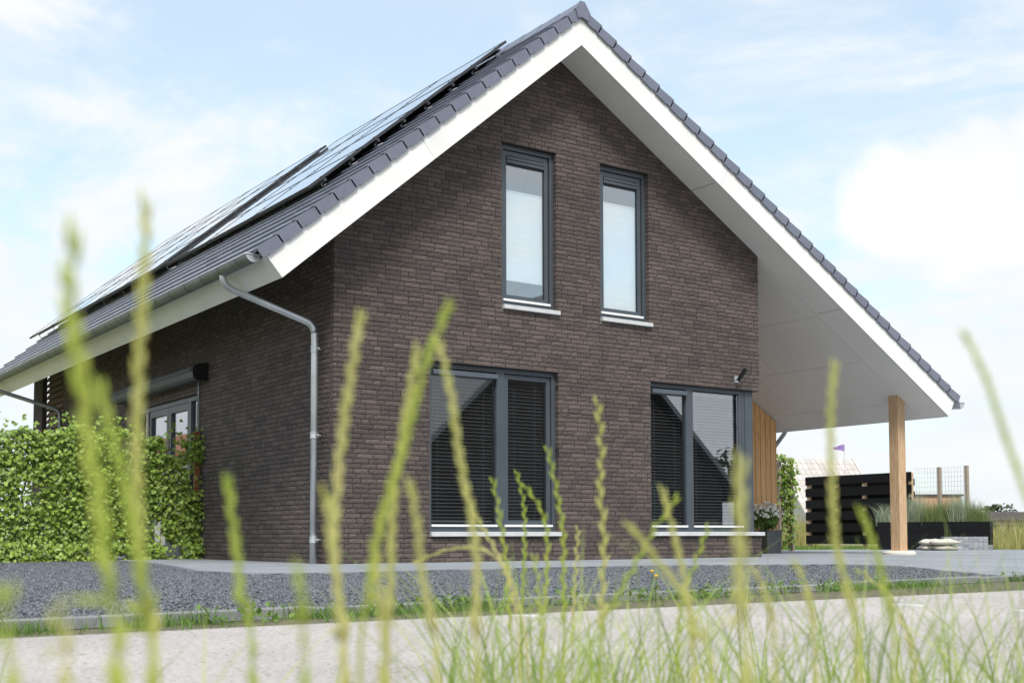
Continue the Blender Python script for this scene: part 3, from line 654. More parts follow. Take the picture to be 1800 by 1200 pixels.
for o, (a, c), lab in ((W1, (1.42, 2.41), 'grey slatted blind in the wide window, pane with the screen cassette'), (W1, (2.62, 3.24), 'grey slatted blind in the narrow right sash of the wide window'), (W2b, (5.10, 5.775), 'grey slatted blind in the corner window, pane with the screen cassette'), (W2b, (5.925, 6.92), 'grey slatted blind in the wide pane beside the corner column')):
    z1, z0 = 2.44, .50; t = thing('slatted_blind', ((a+c)/2, .19, z0), lab, 'blind', 'slatted blinds downstairs')
    b = MB(); b.box(a, c, .17, .205, z1-.03, z1+.01); b.build('head_rail', M['slat'], t)
    n = int((z1-z0-.05)/.0465); pr = []
    b = MB(); L2 = (c-a)/2; tl = .20; pts = [(-.0125, -.0010), (0, .0012), (.0125, -.0010), (.0125, .0006), (0, .0028), (-.0125, .0006)]
    b.prism(pts, (-L2, L2), lambda p, q, e: (e, p*math.cos(tl)-q*math.sin(tl), p*math.sin(tl)+q*math.cos(tl)))
    me = bpy.data.meshes.new('slat'); me.from_pydata(b.v, [], b.f); me.materials.append(M['slat'])
    for i in range(n): inst('slat', me, ((a+c)/2, .188, z1-.06-i*.0465), t, (random.uniform(-.05, .05), 0, 0))
    b = MB(); b.box(a, c, .178, .20, z1-.06-n*.0465-.01, z1-.06-n*.0465+.01); b.build('bottom_rail', M['slat'], t)
    for q in (a+.14, c-.14):
        b = MB(); b.box(q-.0015, q+.0015, .172, .174, z1-.06-n*.0465, z1); b.build('ladder_cord', M['slat'], t)
# timber clad entrance wall under the canopy
cb = MB(); zt = lambda x: ZA-.584*(x-XA)
cb.prism([(GW-.01, 0), (10.86, 0), (10.86, zt(10.86)-.01), (GW-.01, zt(GW)-.01)], (3.075, 3.2), lambda p, q, e: (p, e, q)); clad = cb.build('entrance_wall', M['dwall'], house)
x = 10.86
while x > GW+.1:
    x0 = x-.132; b = MB(); b.prism([(x0+.004, .27), (x-.007, .27), (x-.007, zt(x)-.015), (x0+.003, zt(x0)-.015)], (3.05, 3.0745), lambda p, q, e: (p, e, q)); b.build('cladding_plank', M['larch'], clad); x -= .136
b = MB(); b.box(10.862, 10.885, 3.05, 3.2, .27, zt(10.885)-.015); b.build('cladding_plank', M['larch'], clad)
# canopy post on its pale footing
px0, px1, py0, py1 = 10.56, 10.752, .0, .185
b = MB(); b.add([(px0, py0, .055), (px1, py0, .055), (px1, py1, .055), (px0, py1, .055), (px0, py0, zt(px0)-.001), (px1, py0, zt(px1)-.001), (px1, py1, zt(px1)-.001), (px0, py1, zt(px0)-.001)], [(0, 3, 2, 1), (4, 5, 6, 7), (0, 1, 5, 4), (1, 2, 6, 5), (2, 3, 7, 6), (3, 0, 4, 7)]); post = b.build('canopy_post', M['oak'], house)
b = MB(); cx_, cy_ = (px0+px1)/2, (py0+py1)/2; b.tube([(cx_, cy_, -.01), (cx_, cy_, .035), (cx_, cy_, .062), (cx_, cy_, .066)], [.27, .27, .235, .20], 28); b.build('footing', M['conc'], post)

# --- things fixed to the house
t = thing('wall_lamp', (6.74, -.01, 2.70), 'small black tilted spotlight on the brick corner above the corner window', 'lamp')
b = MB(); b.box(6.70, 6.78, -.012, .004, 2.64, 2.74); b.build('wall_plate', M['alu'], t)
b = MB(); b.tube([(6.74, -.01, 2.68), (6.74, -.06, 2.68), (6.745, -.08, 2.70)], .012, 8); b.build('bracket', M['alu'], t, smooth=True)
b = MB(); b.tube([(6.725, -.06, 2.665), (6.74, -.10, 2.71), (6.765, -.19, 2.83)], [.028, .032, .034], 14); b.build('lamp_body', M['blackp'], t)
t = thing('roller_awning', (-.1, 6.1, 2.66), 'grey closed awning cassette with black end cap above the garden doors', 'awning')
prof = [(-.01, 2.64), (-.18, 2.635), (-.225, 2.67), (-.24, 2.75), (-.215, 2.825), (-.14, 2.87), (-.01, 2.88)]
b = MB(); b.prism(prof, (4.24, 8.10), lambda p, q, e: (p, e, q)); b.build('cassette', M['awn'], t)
b = MB(); b.prism([(-.235, 2.756), (-.2425, 2.757), (-.2415, 2.766), (-.233, 2.768)], (4.24, 8.1), lambda p, q, e: (p, e, q)); b.build('front_groove', M['framed'], t)
b = MB(); b.prism([(p*1.03, 2.762+(q-2.762)*1.08) for p, q in prof], (4.10, 4.238), lambda p, q, e: (p, e, q)); b.build('end_cap', M['blackp'], t)
b = MB(); b.prism([(p*1.02, 2.762+(q-2.762)*1.04) for p, q in prof], (8.102, 8.15), lambda p, q, e: (p, e, q)); b.build('end_cap', M['awn'], t)
b = MB(); b.tube([(-.03, 4.42, 2.68), (-.03, 4.42, 2.45), (-.03, 4.42, .02)], .012, 8); b.tube([(-.03, 4.42, 2.46), (-.03, 4.42, 2.50)], .020, 8); tag(b.build('cable_conduit', M['zincd'], None), 'thin grey cable conduit running down from the awning end', 'conduit')

# --- solar panels: two fields, four rows each
rows = 4; rh = 1.005
for fi, (ys, ye, nc, words) in enumerate(((.95, 6.35, 3, 'front'), (6.45, 14.9, 5, 'rear'))):
    cw = (ye-ys)/nc; sb = 3.86 if fi == 0 else 4.02; nb_ = .50 if fi == 0 else .545
    for c in range(nc):
        for r_i in range(rows):
            s1 = sb-r_i*1.015; s0 = s1-rh; y0 = ys+c*cw+.006; y1 = y0+cw-.012; n0 = nb_
            t = thing('solar_panel', RL((s0+s1)/2, (y0+y1)/2, n0), 'dark glossy solar panel, %s field, %s row, %s from the gable end' % (words, ('lowest', 'second', 'third', 'topmost')[r_i], ('first', 'second', 'third', 'fourth', 'fifth')[c]), 'solar panel', 'solar panels, %s field' % words)
            b = MB(); fr = .012
            for a0, a1, c0, c1 in ((s0, s0+fr, y0, y1), (s1-fr, s1, y0, y1), (s0+fr, s1-fr, y0, y0+fr), (s0+fr, s1-fr, y1-fr, y1)):
                b.prism([(a0, n0), (a1, n0), (a1, n0+.038), (a0, n0+.038)], (c0, c1), lambda s, n, e: RL(s, e, n))
            b.build('panel_frame', M['pvframe'], t)
            b = MB(); b.prism([(s0+fr, n0+.02), (s1-fr, n0+.02), (s1-fr, n0+.034), (s0+fr, n0+.034)], (y0+fr, y1-fr), lambda s, n, e: RL(s, e, n)); b.build('cell_glass', M['pv'], t)
            for q in (.24, .76):
                b = MB(); sq = s0+q*rh; b.prism([(sq-.012, n0+.0385), (sq+.012, n0+.0385), (sq+.012, n0+.042), (sq-.012, n0+.042)], (y0-.004, y0+.014), lambda s, n, e: RL(s, e, n)); b.build('clamp', M['blackp'], t)
    for r_i in range(rows):
        for q in (.24, .76):
            s = sb-r_i*1.015-rh+q*rh
            t = thing('mounting_rail', RL(s, (ys+ye)/2, nb_-.04), 'black mounting rail under the %s edge of the %s panel row, %s field' % ('upper' if q < .5 else 'lower', ('lowest', 'second', 'third', 'topmost')[r_i], words), 'rail', 'mounting rails, %s field' % words)
            b = MB(); b.prism([(s-.02, nb_-.042), (s+.02, nb_-.042), (s+.02, nb_-.001), (s-.02, nb_-.001)], (ys-.05, ye+.04), lambda s_, n, e: RL(s_, e, n)); b.build('rail', M['pvframe'], t)
            y = ys+.05
            while y < ye:
                b = MB(); b.tube([RL(s-.1, y, .405), RL(s+.03, y, .425), RL(s+.035, y, nb_-.05), RL(s, y, nb_-.042)], .008, 6); b.build('roof_hook', M['alu'], t); y += 1.2

# ------------------------------------------------------------------ plants: helpers
def blades(roots, hts, lean, width, g, seg=3, curl=.5, dirs=None):
    """tapered bent strips as arrays; roots (n,3)"""
    n = len(roots); a = g.uniform(0, 2*math.pi, n) if dirs is None else dirs; dx, dy = np.cos(a), np.sin(a)
    wa = g.uniform(0, 2*math.pi, n); wx, wy = np.cos(wa), np.sin(wa); L_ = g.uniform(lean[0], lean[1], n)*hts; Wd = g.uniform(width[0], width[1], n)
    V = []
    for k in range(seg+1):
        t = k/seg; off = L_*(t**(1+curl*2)); z = hts*(t-.18*curl*t*t*(L_/np.maximum(hts, 1e-6)))
        c = np.stack([roots[:, 0]+dx*off, roots[:, 1]+dy*off, roots[:, 2]+z], -1)
        w = Wd*(1-t)**.6*.5 if k < seg else Wd*0+.0002; s = np.stack([wx*w, wy*w, 0*w], -1)
        V += [c-s, c+s]
    V = np.stack(V, 1); m = 2*(seg+1)
    F0 = np.array([(2*k, 2*k+1, 2*k+3, 2*k+2) for k in range(seg)])
    F = (F0[None]+np.arange(n)[:, None, None]*m).reshape(-1, 4); r = np.repeat(g.random(n), seg)
    return V.reshape(-1, 3), F, r
IVY = np.array([(0, 0), (.34, -.10), (.52, .16), (.34, .34), (.40, .62), (.16, .60), (0, 1.0), (-.16, .60), (-.40, .62), (-.34, .34), (-.52, .16), (-.34, -.10)])
LEAF = np.array([(0, 0), (.22, .2), (.28, .45), (.16, .75), (0, 1.0), (-.16, .75), (-.28, .45), (-.22, .2)])
def leaves(P, size, nrm, g, shape=LEAF, spread=.6, fold=.25, droop=.0):
    """leaf fans: P (n,3), nrm (n,3) preferred facing"""
    n = len(P); nr = nrm+g.normal(0, spread, (n, 3)); nr /= np.linalg.norm(nr, axis=1)[:, None]
    up = np.tile(np.array([0, 0, -1.0 if droop else 1.0]), (n, 1))+g.normal(0, .55, (n, 3)); t = up-nr*(up*nr).sum(1)[:, None]; t /= np.linalg.norm(t, axis=1)[:, None]; s = np.cross(t, nr)
    sz = g.uniform(size[0], size[1], n); k = len(shape); V = []
    c = P+t*(.35*sz)[:, None]-nr*(.06*sz)[:, None]
    for a, b in shape: V.append(P+s*(a*sz)[:, None]+t*(b*sz)[:, None]+nr*(abs(a)*fold*sz)[:, None])
    V.append(c); V = np.stack(V, 1)
    F0 = np.array([(i, (i+1) % k, k) for i in range(k)]); F = (F0[None]+np.arange(n)[:, None, None]*(k+1)).reshape(-1, 3)
    return V.reshape(-1, 3), F, np.repeat(g.random(n), k)
g = np.random.default_rng(21)

# ------------------------------------------------------------------ ivy screen beside the garden doors
HX0, HX1, HY = -5.2, .0, 4.38
t = thing('ivy_screen', ((HX0+HX1)/2, HY, 0), 'dense ivy covering a wire mesh screen beside the garden doors', 'ivy screen')
b = MB(); b.box(-.10, -.03, HY-.03, HY+.03, -.03, 1.89); ps = b.build('post', M['rust'], t, label='rusty steel end post with holes')
for z in (1.82, 1.72, 1.62):
    b = MB(); b.tube([(-.065, HY-.034, z), (-.065, HY-.0305, z)], .011, 8); b.build('bolt', M['alu'], ps)
for x in (-1.8, -3.6, -5.35):
    b = MB(); b.box(x-.03, x+.03, HY-.03, HY+.03, -.03, 1.84); b.build('post', M['greywood'], t)
b = MB()
for i in range(int((HX1-HX0)/.1)): b.tube([(HX0+i*.1, HY, .02), (HX0+i*.1, HY, 1.80)], .0028, 4)
for i in range(10): b.tube([(HX0, HY+.005, .06+i*.19), (HX1, HY+.005, .06+i*.19)], .0028, 4)
b.build('wire_mesh', M['wire'], t, kind='stuff')
P = []; 
def dens(x, z):
    v = math.sin(x*2.3+1.1)*math.cos(z*3.1+.4)+.7*math.sin(x*5.1+z*4.0)+.5*math.sin(x*9+2)*math.sin(z*8+1)
    return v
while len(P) < 24000:
    x = g.uniform(HX0, HX1-.01); z = abs(g.uniform(-.02, 2.06)); top = 1.82+.05*math.sin(x*3.1)+.05*math.sin(x*9.7+1)
    if z > top and g.random() > .15*math.exp(-(z-top)*8): continue
    dv = dens(x, z)
    right = x > -1.3
    if right and dv < -.6 and g.random() > .12: continue
    if not right and dv < -1.2 and g.random() > .4: continue
    if x > HX1-.02 and g.random() > .5: continue
    y = HY-abs(g.normal(0, .085))-.01 if g.random() < .8 else HY+abs(g.normal(0, .06))
    if z < .25: y -= abs(g.normal(0, .10))
    P.append((x, y, z))
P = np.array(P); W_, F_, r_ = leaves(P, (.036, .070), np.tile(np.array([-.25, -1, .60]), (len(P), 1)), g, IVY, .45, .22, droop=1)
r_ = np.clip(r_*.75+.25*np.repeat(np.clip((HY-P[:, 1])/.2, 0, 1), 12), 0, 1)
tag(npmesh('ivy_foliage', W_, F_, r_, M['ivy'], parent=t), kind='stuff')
b = MB()
for k in range(34):
    x = g.uniform(HX0, HX1-.1); z = 0.0; pts = [(x, HY-.02, -.02)]
    while z < 1.75: z += .2; x += g.normal(0, .045); pts.append((x, HY-.015+g.normal(0, .012), z))
    b.tube(pts, .006, 5)
b.build('vine_stems', M['vine'], t, kind='stuff')

# ------------------------------------------------------------------ porch pot with white flowers, climber on its frame
pc = at(1347, 22.3); pr_ = .20
t = thing('planter_pot', (pc[0], pc[1], 0), 'square slate-grey planter standing against the timber cladding', 'planter')
def rotbox(c, ang, hx, hy, z0, z1, taper=1.0):
    b = MB(); ca, sa = math.cos(ang), math.sin(ang); V = []
    for z, k in ((z0, taper), (z1, 1.0)):
        for x, y in ((-hx*k, -hy*k), (hx*k, -hy*k), (hx*k, hy*k), (-hx*k, hy*k)): V.append((c[0]+x*ca-y*sa, c[1]+x*sa+y*ca, z))
    return b.add(V, [(3, 2, 1, 0), (4, 5, 6, 7), (0, 1, 5, 4), (1, 2, 6, 5), (2, 3, 7, 6), (3, 0, 4, 7)])
rotbox(pc, 0, .19, .19, .0, .40, .94).build('pot_body', M['slatepot'], t); b = MB()
for x0, x1, y0, y1 in ((-.2, .2, -.2, -.17), (-.2, .2, .17, .2), (-.2, -.17, -.17, .17), (.17, .2, -.17, .17)): b.box(pc[0]+x0, pc[0]+x1, pc[1]+y0, pc[1]+y1, .401, .425)
b.build('rim', M['slatepot'], t)
t = thing('flowering_shrub', (pc[0], pc[1], .41), 'leafy shrub with white flower heads growing in the slate planter', 'shrub')
n = 650; u = g.normal(0, 1, (n, 3)); u /= np.linalg.norm(u, axis=1)[:, None]; rr = g.random(n)**.4
P = np.array([pc[0]-.05, pc[1], .60])+u*rr[:, None]*np.array([.27, .22, .24]); W_, F_, r_ = leaves(P, (.06, .12), u+np.array([0, 0, .4]), g, LEAF, .5, .15)
tag(npmesh('foliage', W_, F_, r_*.7, M['weed'], parent=t), kind='stuff')
n = 190; u = g.normal(0, 1, (n, 3)); u[:, 2] = np.abs(u[:, 2]); u /= np.linalg.norm(u, axis=1)[:, None]
P = np.array([pc[0]-.05, pc[1], .64])+u*np.array([.30, .25, .26])*g.uniform(.85, 1.1, (n, 1)); W_, F_, r_ = leaves(P, (.045, .075), u, g, LEAF*np.array([1.7, 1]), .7, .1)
tag(npmesh('flower_heads', W_, F_, r_, M['petal'], parent=t), kind='stuff')
cp = at(1382, 25.6); cq = at(1391, 25.4)
t = thing('climbing_plant', tuple(cp), 'leafy climber on a slim frame with a dark wooden stake near the black fence', 'climber')
for px_ in (1370, 1391):
    q = at(px_, 25.5); b = MB(); b.box(q[0]-.035, q[0]+.035, q[1]-.035, q[1]+.035, -.03, 1.95 if px_ > 1380 else 1.9); b.build('stake', M['greywood'], t)
a_ = at(1366, 25.6); c_ = at(1392, 25.4); b = MB()
for k in range(10): b.tube([(a_[0], a_[1], .1+k*.2), (c_[0], c_[1], .1+k*.2)], .004, 4)
b.build('wires', M['wire'], t, kind='stuff')
n = 820; s_ = g.random(n); zz_ = 2.08*g.beta(1.6, 1.05, n); P = np.outer(1-s_, a_)+np.outer(s_, c_+(c_-a_)*.12); P += g.normal(0, .06, (n, 3)); P[:, 2] = zz_*(1-.08*s_)
W_, F_, r_ = leaves(P, (.05, .10), np.tile(np.array([-.5, -.8, .4]), (n, 1)), g, LEAF*np.array([1.4, 1]), .6, .2, droop=1); tag(npmesh('foliage', W_, F_, r_*.8, M['ivy'], parent=t), kind='stuff')
b = MB()
for k in range(5):
    q = a_+(c_-a_)*g.random(); b.tube([(q[0], q[1], -.02), (q[0]+g.normal(0, .05), q[1], .6), (q[0]+g.normal(0, .08), q[1], 1.2), (q[0]+g.normal(0, .08), q[1], 1.8)], .007, 5)
b.build('vine_stems', M['vine'], t, kind='stuff')

# ------------------------------------------------------------------ black hit-and-miss fence
fa, fb = at(1420, 33.0), at(1604, 30.2); fd = (fb-fa); FL = float(np.linalg.norm(fd)); fd /= FL; fn = np.array([-fd[1], fd[0], 0])
if fn@(CAM-fa) < 0: fn = -fn
def MF(u, d, z): return tuple(fa+fd*u+fn*d+np.array([0, 0, z]))   # d towards the viewer
t = thing('board_fence', tuple(fa+fd*FL/2), 'black fence of overlapping horizontal boards on pale posts behind the planter', 'fence')
H0 = 1.93
for u in (.05, 1.0, 1.92, FL-.04):
    b = MB(); b.box(u-.045, u+.045, -.045, .045, -.11, H0-.05, MF); b.build('post', M['rawwood'], t)
for k in range(6):
    z = .10+k*.315; b = MB(); b.box(-.02, FL+.02, .047, .072, z, z+.225, MF); b.build('front_board', M['black'], t)
    if k < 5: z = .10+k*.315+.20; b = MB(); b.box(-.02, FL+.02, -.072, -.047, z, z+.17, MF); b.build('back_board', M['black'], t)
# ------------------------------------------------------------------ raised planter with ornamental grasses
qa, qb = at(1541, 27.4), at(1739, 26.4); qd = qb-qa; QL = float(np.linalg.norm(qd)); qd /= QL; qn = np.array([-qd[1], qd[0], 0])
if qn@(CAM-qa) < 0: qn = -qn
def MQ(u, d, z): return tuple(qa+qd*u-qn*d+np.array([0, 0, z]))   # d away from the viewer
t = thing('raised_planter', tuple(qa+qd*QL/2), 'long black timber raised planter filled with tufted grasses', 'planter')
for k in range(3):
    z = k*.208; b = MB(); b.box(0, QL, 0, .04, z-.01 if k == 0 else z, z+.204, MQ); b.build('front_board', M['black'], t); b = MB(); b.box(QL-.041, QL, .041, 1.0, z-.01 if k == 0 else z, z+.204, MQ); b.build('end_board', M['black'], t); b = MB(); b.box(0, .04, .041, 1.0, z-.01 if k == 0 else z, z+.204, MQ); b.build('end_board', M['black'], t); b = MB(); b.box(.041, QL-.042, .96, 1.0, z, z+.204, MQ); b.build('back_board', M['black'], t)
b = MB(); b.box(.041, QL-.042, .041, .959, .02, .53, MQ); b.build('soil', M['soil'], t)
for px_, dp, h, nb, mm, lean, lab in ((1553, .35, .55, 170, 'ornp', (.25, .75), 'pale blue-green grass tuft leaning out beside the canopy post'), (1606, .5, .78, 230, 'ornp', (.05, .4), 'tall pale grass tuft in the planter against the fence end'), (1636, .3, .58, 260, 'orn', (.1, .55), 'green grass tuft with brown stems in the middle of the planter'), (1658, .5, .62, 260, 'orn', (.1, .5), 'bright green grass tuft in the planter before the first mesh post'), (1683, .35, .74, 280, 'ornp', (.05, .45), 'tall feathery grey-green grass tuft in the planter'), (1703, .5, .60, 240, 'orn', (.1, .5), 'green grass tuft in the planter before the last mesh post'), (1720, .35, .50, 200, 'orn', (.2, .7), 'low spreading grass tuft at the outer end of the planter')):
    u_ = (px_-1541)/(1739-1541)*QL; c = np.array(MQ(u_, dp, .53)); t = thing('ornamental_grass', tuple(c), lab, 'grass', 'grasses in the raised planter')
    n = nb*2; R_ = c+np.stack([g.normal(0, .10, n), g.normal(0, .10, n), np.zeros(n)], -1); W_, F_, r_ = blades(R_, h*g.uniform(.45, 1.08, n), lean, (.006, .012), g, 4)
    tag(npmesh('blades', W_, F_, r_, M[mm], parent=t), kind='stuff')
    b = MB(); b.tube([c+np.array([0, 0, -.03]), c+np.array([0, 0, .03])], [.11, .06], 8); b.build('crown_base', M['vine'], t)
# mesh fence behind it
t = thing('mesh_fence', tuple(at(1655, 31)), 'wire mesh fence on tall wooden posts behind the raised planter', 'fence')
mpx = [(1606, 30.6), (1652, 30.3), (1700, 29.6)]; mp_ = [at(*q) for q in mpx]
for q, h in zip(mp_[1:], (2.02, 2.02)):
    b = MB(); b.box(q[0]-.04, q[0]+.04, q[1]-.04, q[1]+.04, -.11, h); b.build('post', M['greywood'], t)
for q0, q1 in zip(mp_, mp_[1:]):
    b = MB(); n = 9
    for k in range(1, n): q = q0+(q1-q0)*k/n; b.tube([(q[0], q[1], .1), (q[0], q[1], 2.0)], .0026, 4)
    for k in range(17): b.tube([(q0[0], q0[1], .1+k*.119), (q1[0], q1[1], .1+k*.119)], .0026, 4)
    b.build('wire_panel', M['wire'], t, kind='stuff')
# ------------------------------------------------------------------ sand sacks and stacked pavers in front of the planter
def sack(c, ang, l, w_, h, lab, tilt=0):
    b = MB(); n, m = 12, 10; V = []
    for i in range(n+1):
        s = -1+2*i/n; taper = (1-abs(s)**4)**.5 if abs(s) < 1 else 0; kx = max(taper*(1-.35*abs(s)), .10)
        for j in range(m):
            a = 2*math.pi*j/m; y = math.cos(a)*w_*.5*(.78+.22*taper+.06*math.sin(5*s+c[0])); z = math.copysign(abs(math.sin(a))**1.4, math.sin(a))*h*.62*kx*(1+.16*math.sin(6*s+2*a+c[0]*9))
            if z < 0: z = max(z, -h*.42)
            x = s*l*.5+.02*math.sin(3*a)*abs(s); V.append((x, y, z+h*.42+tilt*x))
    F = [(i*m+j, i*m+(j+1) % m, (i+1)*m+(j+1) % m, (i+1)*m+j) for i in range(n) for j in range(m)]+[tuple(range(m))[::-1], tuple(range(n*m, (n+1)*m))]
    ca, sa = math.cos(ang), math.sin(ang); V = [(c[0]+x*ca-y*sa, c[1]+x*sa+y*ca, c[2]+z) for x, y, z in V]; b.add(V, F)
    tag(b.build('sand_sack', M['sack'], None, smooth=True), lab, 'sack', 'sand sacks by the planter')
an = -YAW
for px_, d, z, l, lab in ((1632, 25.9, 0, .46, 'pale sand sack at the bottom, end nearer the canopy post'), (1659, 25.7, 0, .56, 'pale sand sack at the bottom, end nearer the stacked pavers'), (1636, 25.85, .115, .50, 'pale sand sack on top, end nearer the canopy post'), (1658, 25.65, .118, .60, 'pale sand sack lying on top, slumping towards the stacked pavers')):
    c = at(px_, d, z); sack(c, an+random.uniform(-.12, .12), l, .40, .135, lab)
st0 = at(1655, 26.0); bw, bh = .104, .0585
pav_me = []
for k in range(5):
    b = MB(); hx, hy, hz = bw/2-.002, .10, bh-.002; e = .005
    b.add([(-hx, -hy, 0), (hx, -hy, 0), (hx, hy, 0), (-hx, hy, 0), (-hx, -hy, hz-e), (hx, -hy, hz-e), (hx, hy, hz-e), (-hx, hy, hz-e), (-hx+e, -hy+e, hz), (hx-e, -hy+e, hz), (hx-e, hy-e, hz), (-hx+e, hy-e, hz)],
          [(3, 2, 1, 0), (0, 1, 5, 4), (1, 2, 6, 5), (2, 3, 7, 6), (3, 0, 4, 7), (4, 5, 9, 8), (5, 6, 10, 9), (6, 7, 11, 10), (7, 4, 8, 11), (8, 9, 10, 11)], r=k/4)
    o = b.build('paver', M['paver'], None, recalc=False); pav_me.append(o.data); bpy.data.objects.remove(o)
for k in range(5):
    for i in range(10):
        if k > 1 and i == 9: continue
        P = st0+R0*((i+.5)*bw+(bw*.03 if k % 2 else 0)); P = P+np.array([math.sin(YAW), math.cos(YAW), 0])*random.uniform(-.004, .004)
        o = inst('paver', random.choice(pav_me), (P[0], P[1], k*bh), None, (0, 0, -YAW))
        tag(o, 'grey concrete paver in the neat stack beside the sand sacks', 'paver', 'pavers stacked by the planter')

# ------------------------------------------------------------------ lawn, meadow, far buildings and trees
def scatter(n, pxr, dr, g, keep=None):
    out = []
    while len(out) < n:
        d = math.exp(g.uniform(math.log(dr[0]), math.log(dr[1]))); q = at(g.uniform(*pxr), d)
        if keep is None or keep(q, d): out.append(q)
    return np.array(out)
lawn_poly = [tuple(at(px_, d)[:2]) for px_, d in ((1340, 26.6), (1345, 40), (1760, 36), (1800, 31), (1760, 27.3))]
out_ = lambda q, d: not inside(q[0], q[1], PAVE)
sheet('lawn', [tuple(at(px_, d)[:2]) for px_, d in ((1330, 25.5), (1335, 60), (1900, 60), (1900, 26), (1780, 24.5))], -.035, M['ground'])
R_ = scatter(7000, (1335, 1760), (25.5, 34), g, out_); R_[:, 2] = -.035; W_, F_, r_ = blades(R_, g.uniform(.04, .11, len(R_)), (.1, .6), (.010, .02), g, 2)
tag(npmesh('lawn_grass', W_, F_, r_, M['lawn']), 'short green lawn beside the paving in front of the black fence', 'grass', kind='stuff')
R_ = scatter(11500, (1725, 2060), (24.6, 70), g, lambda q, d: out_(q, d) and (proj(q)[0] > 1742 or d > 34)); W_, F_, r_ = blades(R_, np.where(g.random(len(R_)) < .7, g.uniform(.2, .6, len(R_)), g.uniform(.5, 1.0, len(R_))), (.1, .7), (.008, .02), g, 3)
W2_, F2_, r2_ = blades(scatter(5200, (1340, 1440), (36, 70), g), g.uniform(.4, 1.0, 5200), (.05, .4), (.014, .03), g, 3)
F2_ = F2_+len(W_); tag(npmesh('meadow_grass', np.vstack([W_, W2_]), np.vstack([F_, F2_]), np.concatenate([r_, r2_]), M['field']), 'tall yellow-green meadow grass beyond the paving', 'meadow', kind='stuff')
def frame_(px_, d, ang=0.0):
    c = at(px_, d); a = -YAW+ang; ex = np.array([math.cos(a), math.sin(a), 0]); ey = np.array([-math.sin(a), math.cos(a), 0])
    return c, lambda x, y, z: tuple(c+ex*x+ey*y+np.array([0, 0, z]))
def gable_house(name, lab, px_, d, ang, w_, l, eave, ridge, wm, rm, rows=0, extra=None, axis='x'):
    """ridge along local x (length l); depth w_"""
    c, F = frame_(px_, d, ang); t = thing(name, tuple(c), lab, 'house')
    b = MB(); b.prism([(-w_/2, -.15), (w_/2, -.15), (w_/2, eave), (0, ridge-.12), (-w_/2, eave)], (-l/2, l/2), lambda p, q, e: F(e, p, q)); b.build('wall', M[wm], t)
    sl_ = math.hypot(w_/2+.3, (ridge-eave)*(w_/2+.3)/(w_/2)); k_ = (ridge-eave)/(w_/2)
    for sg in (-1, 1):
        b = MB(); oo = w_/2+.35; zo = ridge-k_*oo
        b.prism([(0, ridge), (sg*oo, zo), (sg*oo, zo-.16), (0, ridge-.17)], (-l/2-.25, l/2+.25), lambda p, q, e: F(e, p, q)); rf = b.build('roof', M[rm], t)
        if rows and sg < 0:
            for i in range(rows):
                y0 = oo*i/rows; y1 = oo*(i+1)/rows; nseg = 14; cw = (l+.5)/nseg; off = .5*cw if i % 2 else 0
                for j in range(nseg):
                    x0 = -l/2-.25+j*cw; b = MB(); b.prism([(-y0, ridge-k_*y0+.02), (-y1, ridge-k_*y1+.06), (-y1, ridge-k_*y1+.01), (-y0, ridge-k_*y0+.005)], (x0+.02, x0+cw-.01), lambda p, q, e: F(e, p, q)); b.build('roof_tile', M[rm], rf)
    return t, F
t, F = gable_house('pale_house', 'distant pale-tiled house with a gable end behind the black fence', 1432, 80, .30, 7.5, 5.2, 1.5, 5.35, 'palewall', 'paleroof', rows=11)
b = MB()
for sg in (-1, 1): b.prism([(0, 5.45), (sg*4.1, 5.45-4.1*1.027), (sg*4.1, 5.2-4.1*1.027), (0, 5.2)], (2.86, 2.98), lambda p, q, e: F(e, p, q))
b.build('bargeboard', M['palewall'], t); b = MB(); b.box(2.601, 2.62, -.7, .7, 2.9, 4.2, F); b.build('window', M['gwin'], t); b = MB(); b.box(-2, -.6, -3.80, -3.751, .3, 1.3, F); b.build('window', M['gwin'], t)
fp = at(1486, 78); t = thing('flagpole', tuple(fp), 'thin pole flying a violet flag beyond the pale-tiled house', 'flagpole')
b = MB(); b.tube([(fp[0], fp[1], -.1), (fp[0], fp[1], 6.2)], [.035, .018], 8); b.build('pole', M['palewall'], t)
b = MB(); V = []; n = 10
for i in range(n+1):
    s = i/n; q = np.array([fp[0], fp[1], 0])-R0*s*.75; wv = .06*math.sin(s*9)*s; q = q+np.array([math.sin(YAW), math.cos(YAW), 0])*wv; top, bot = 6.15-.16*s+.03*math.sin(s*6), 5.68+.20*s+.03*math.sin(s*6)
    V += [(q[0], q[1], bot), (q[0], q[1], top)]
b.add(V, [(2*i, 2*i+2, 2*i+3, 2*i+1) for i in range(n)]); b.build('flag', M['flag'], t, smooth=True, recalc=False)
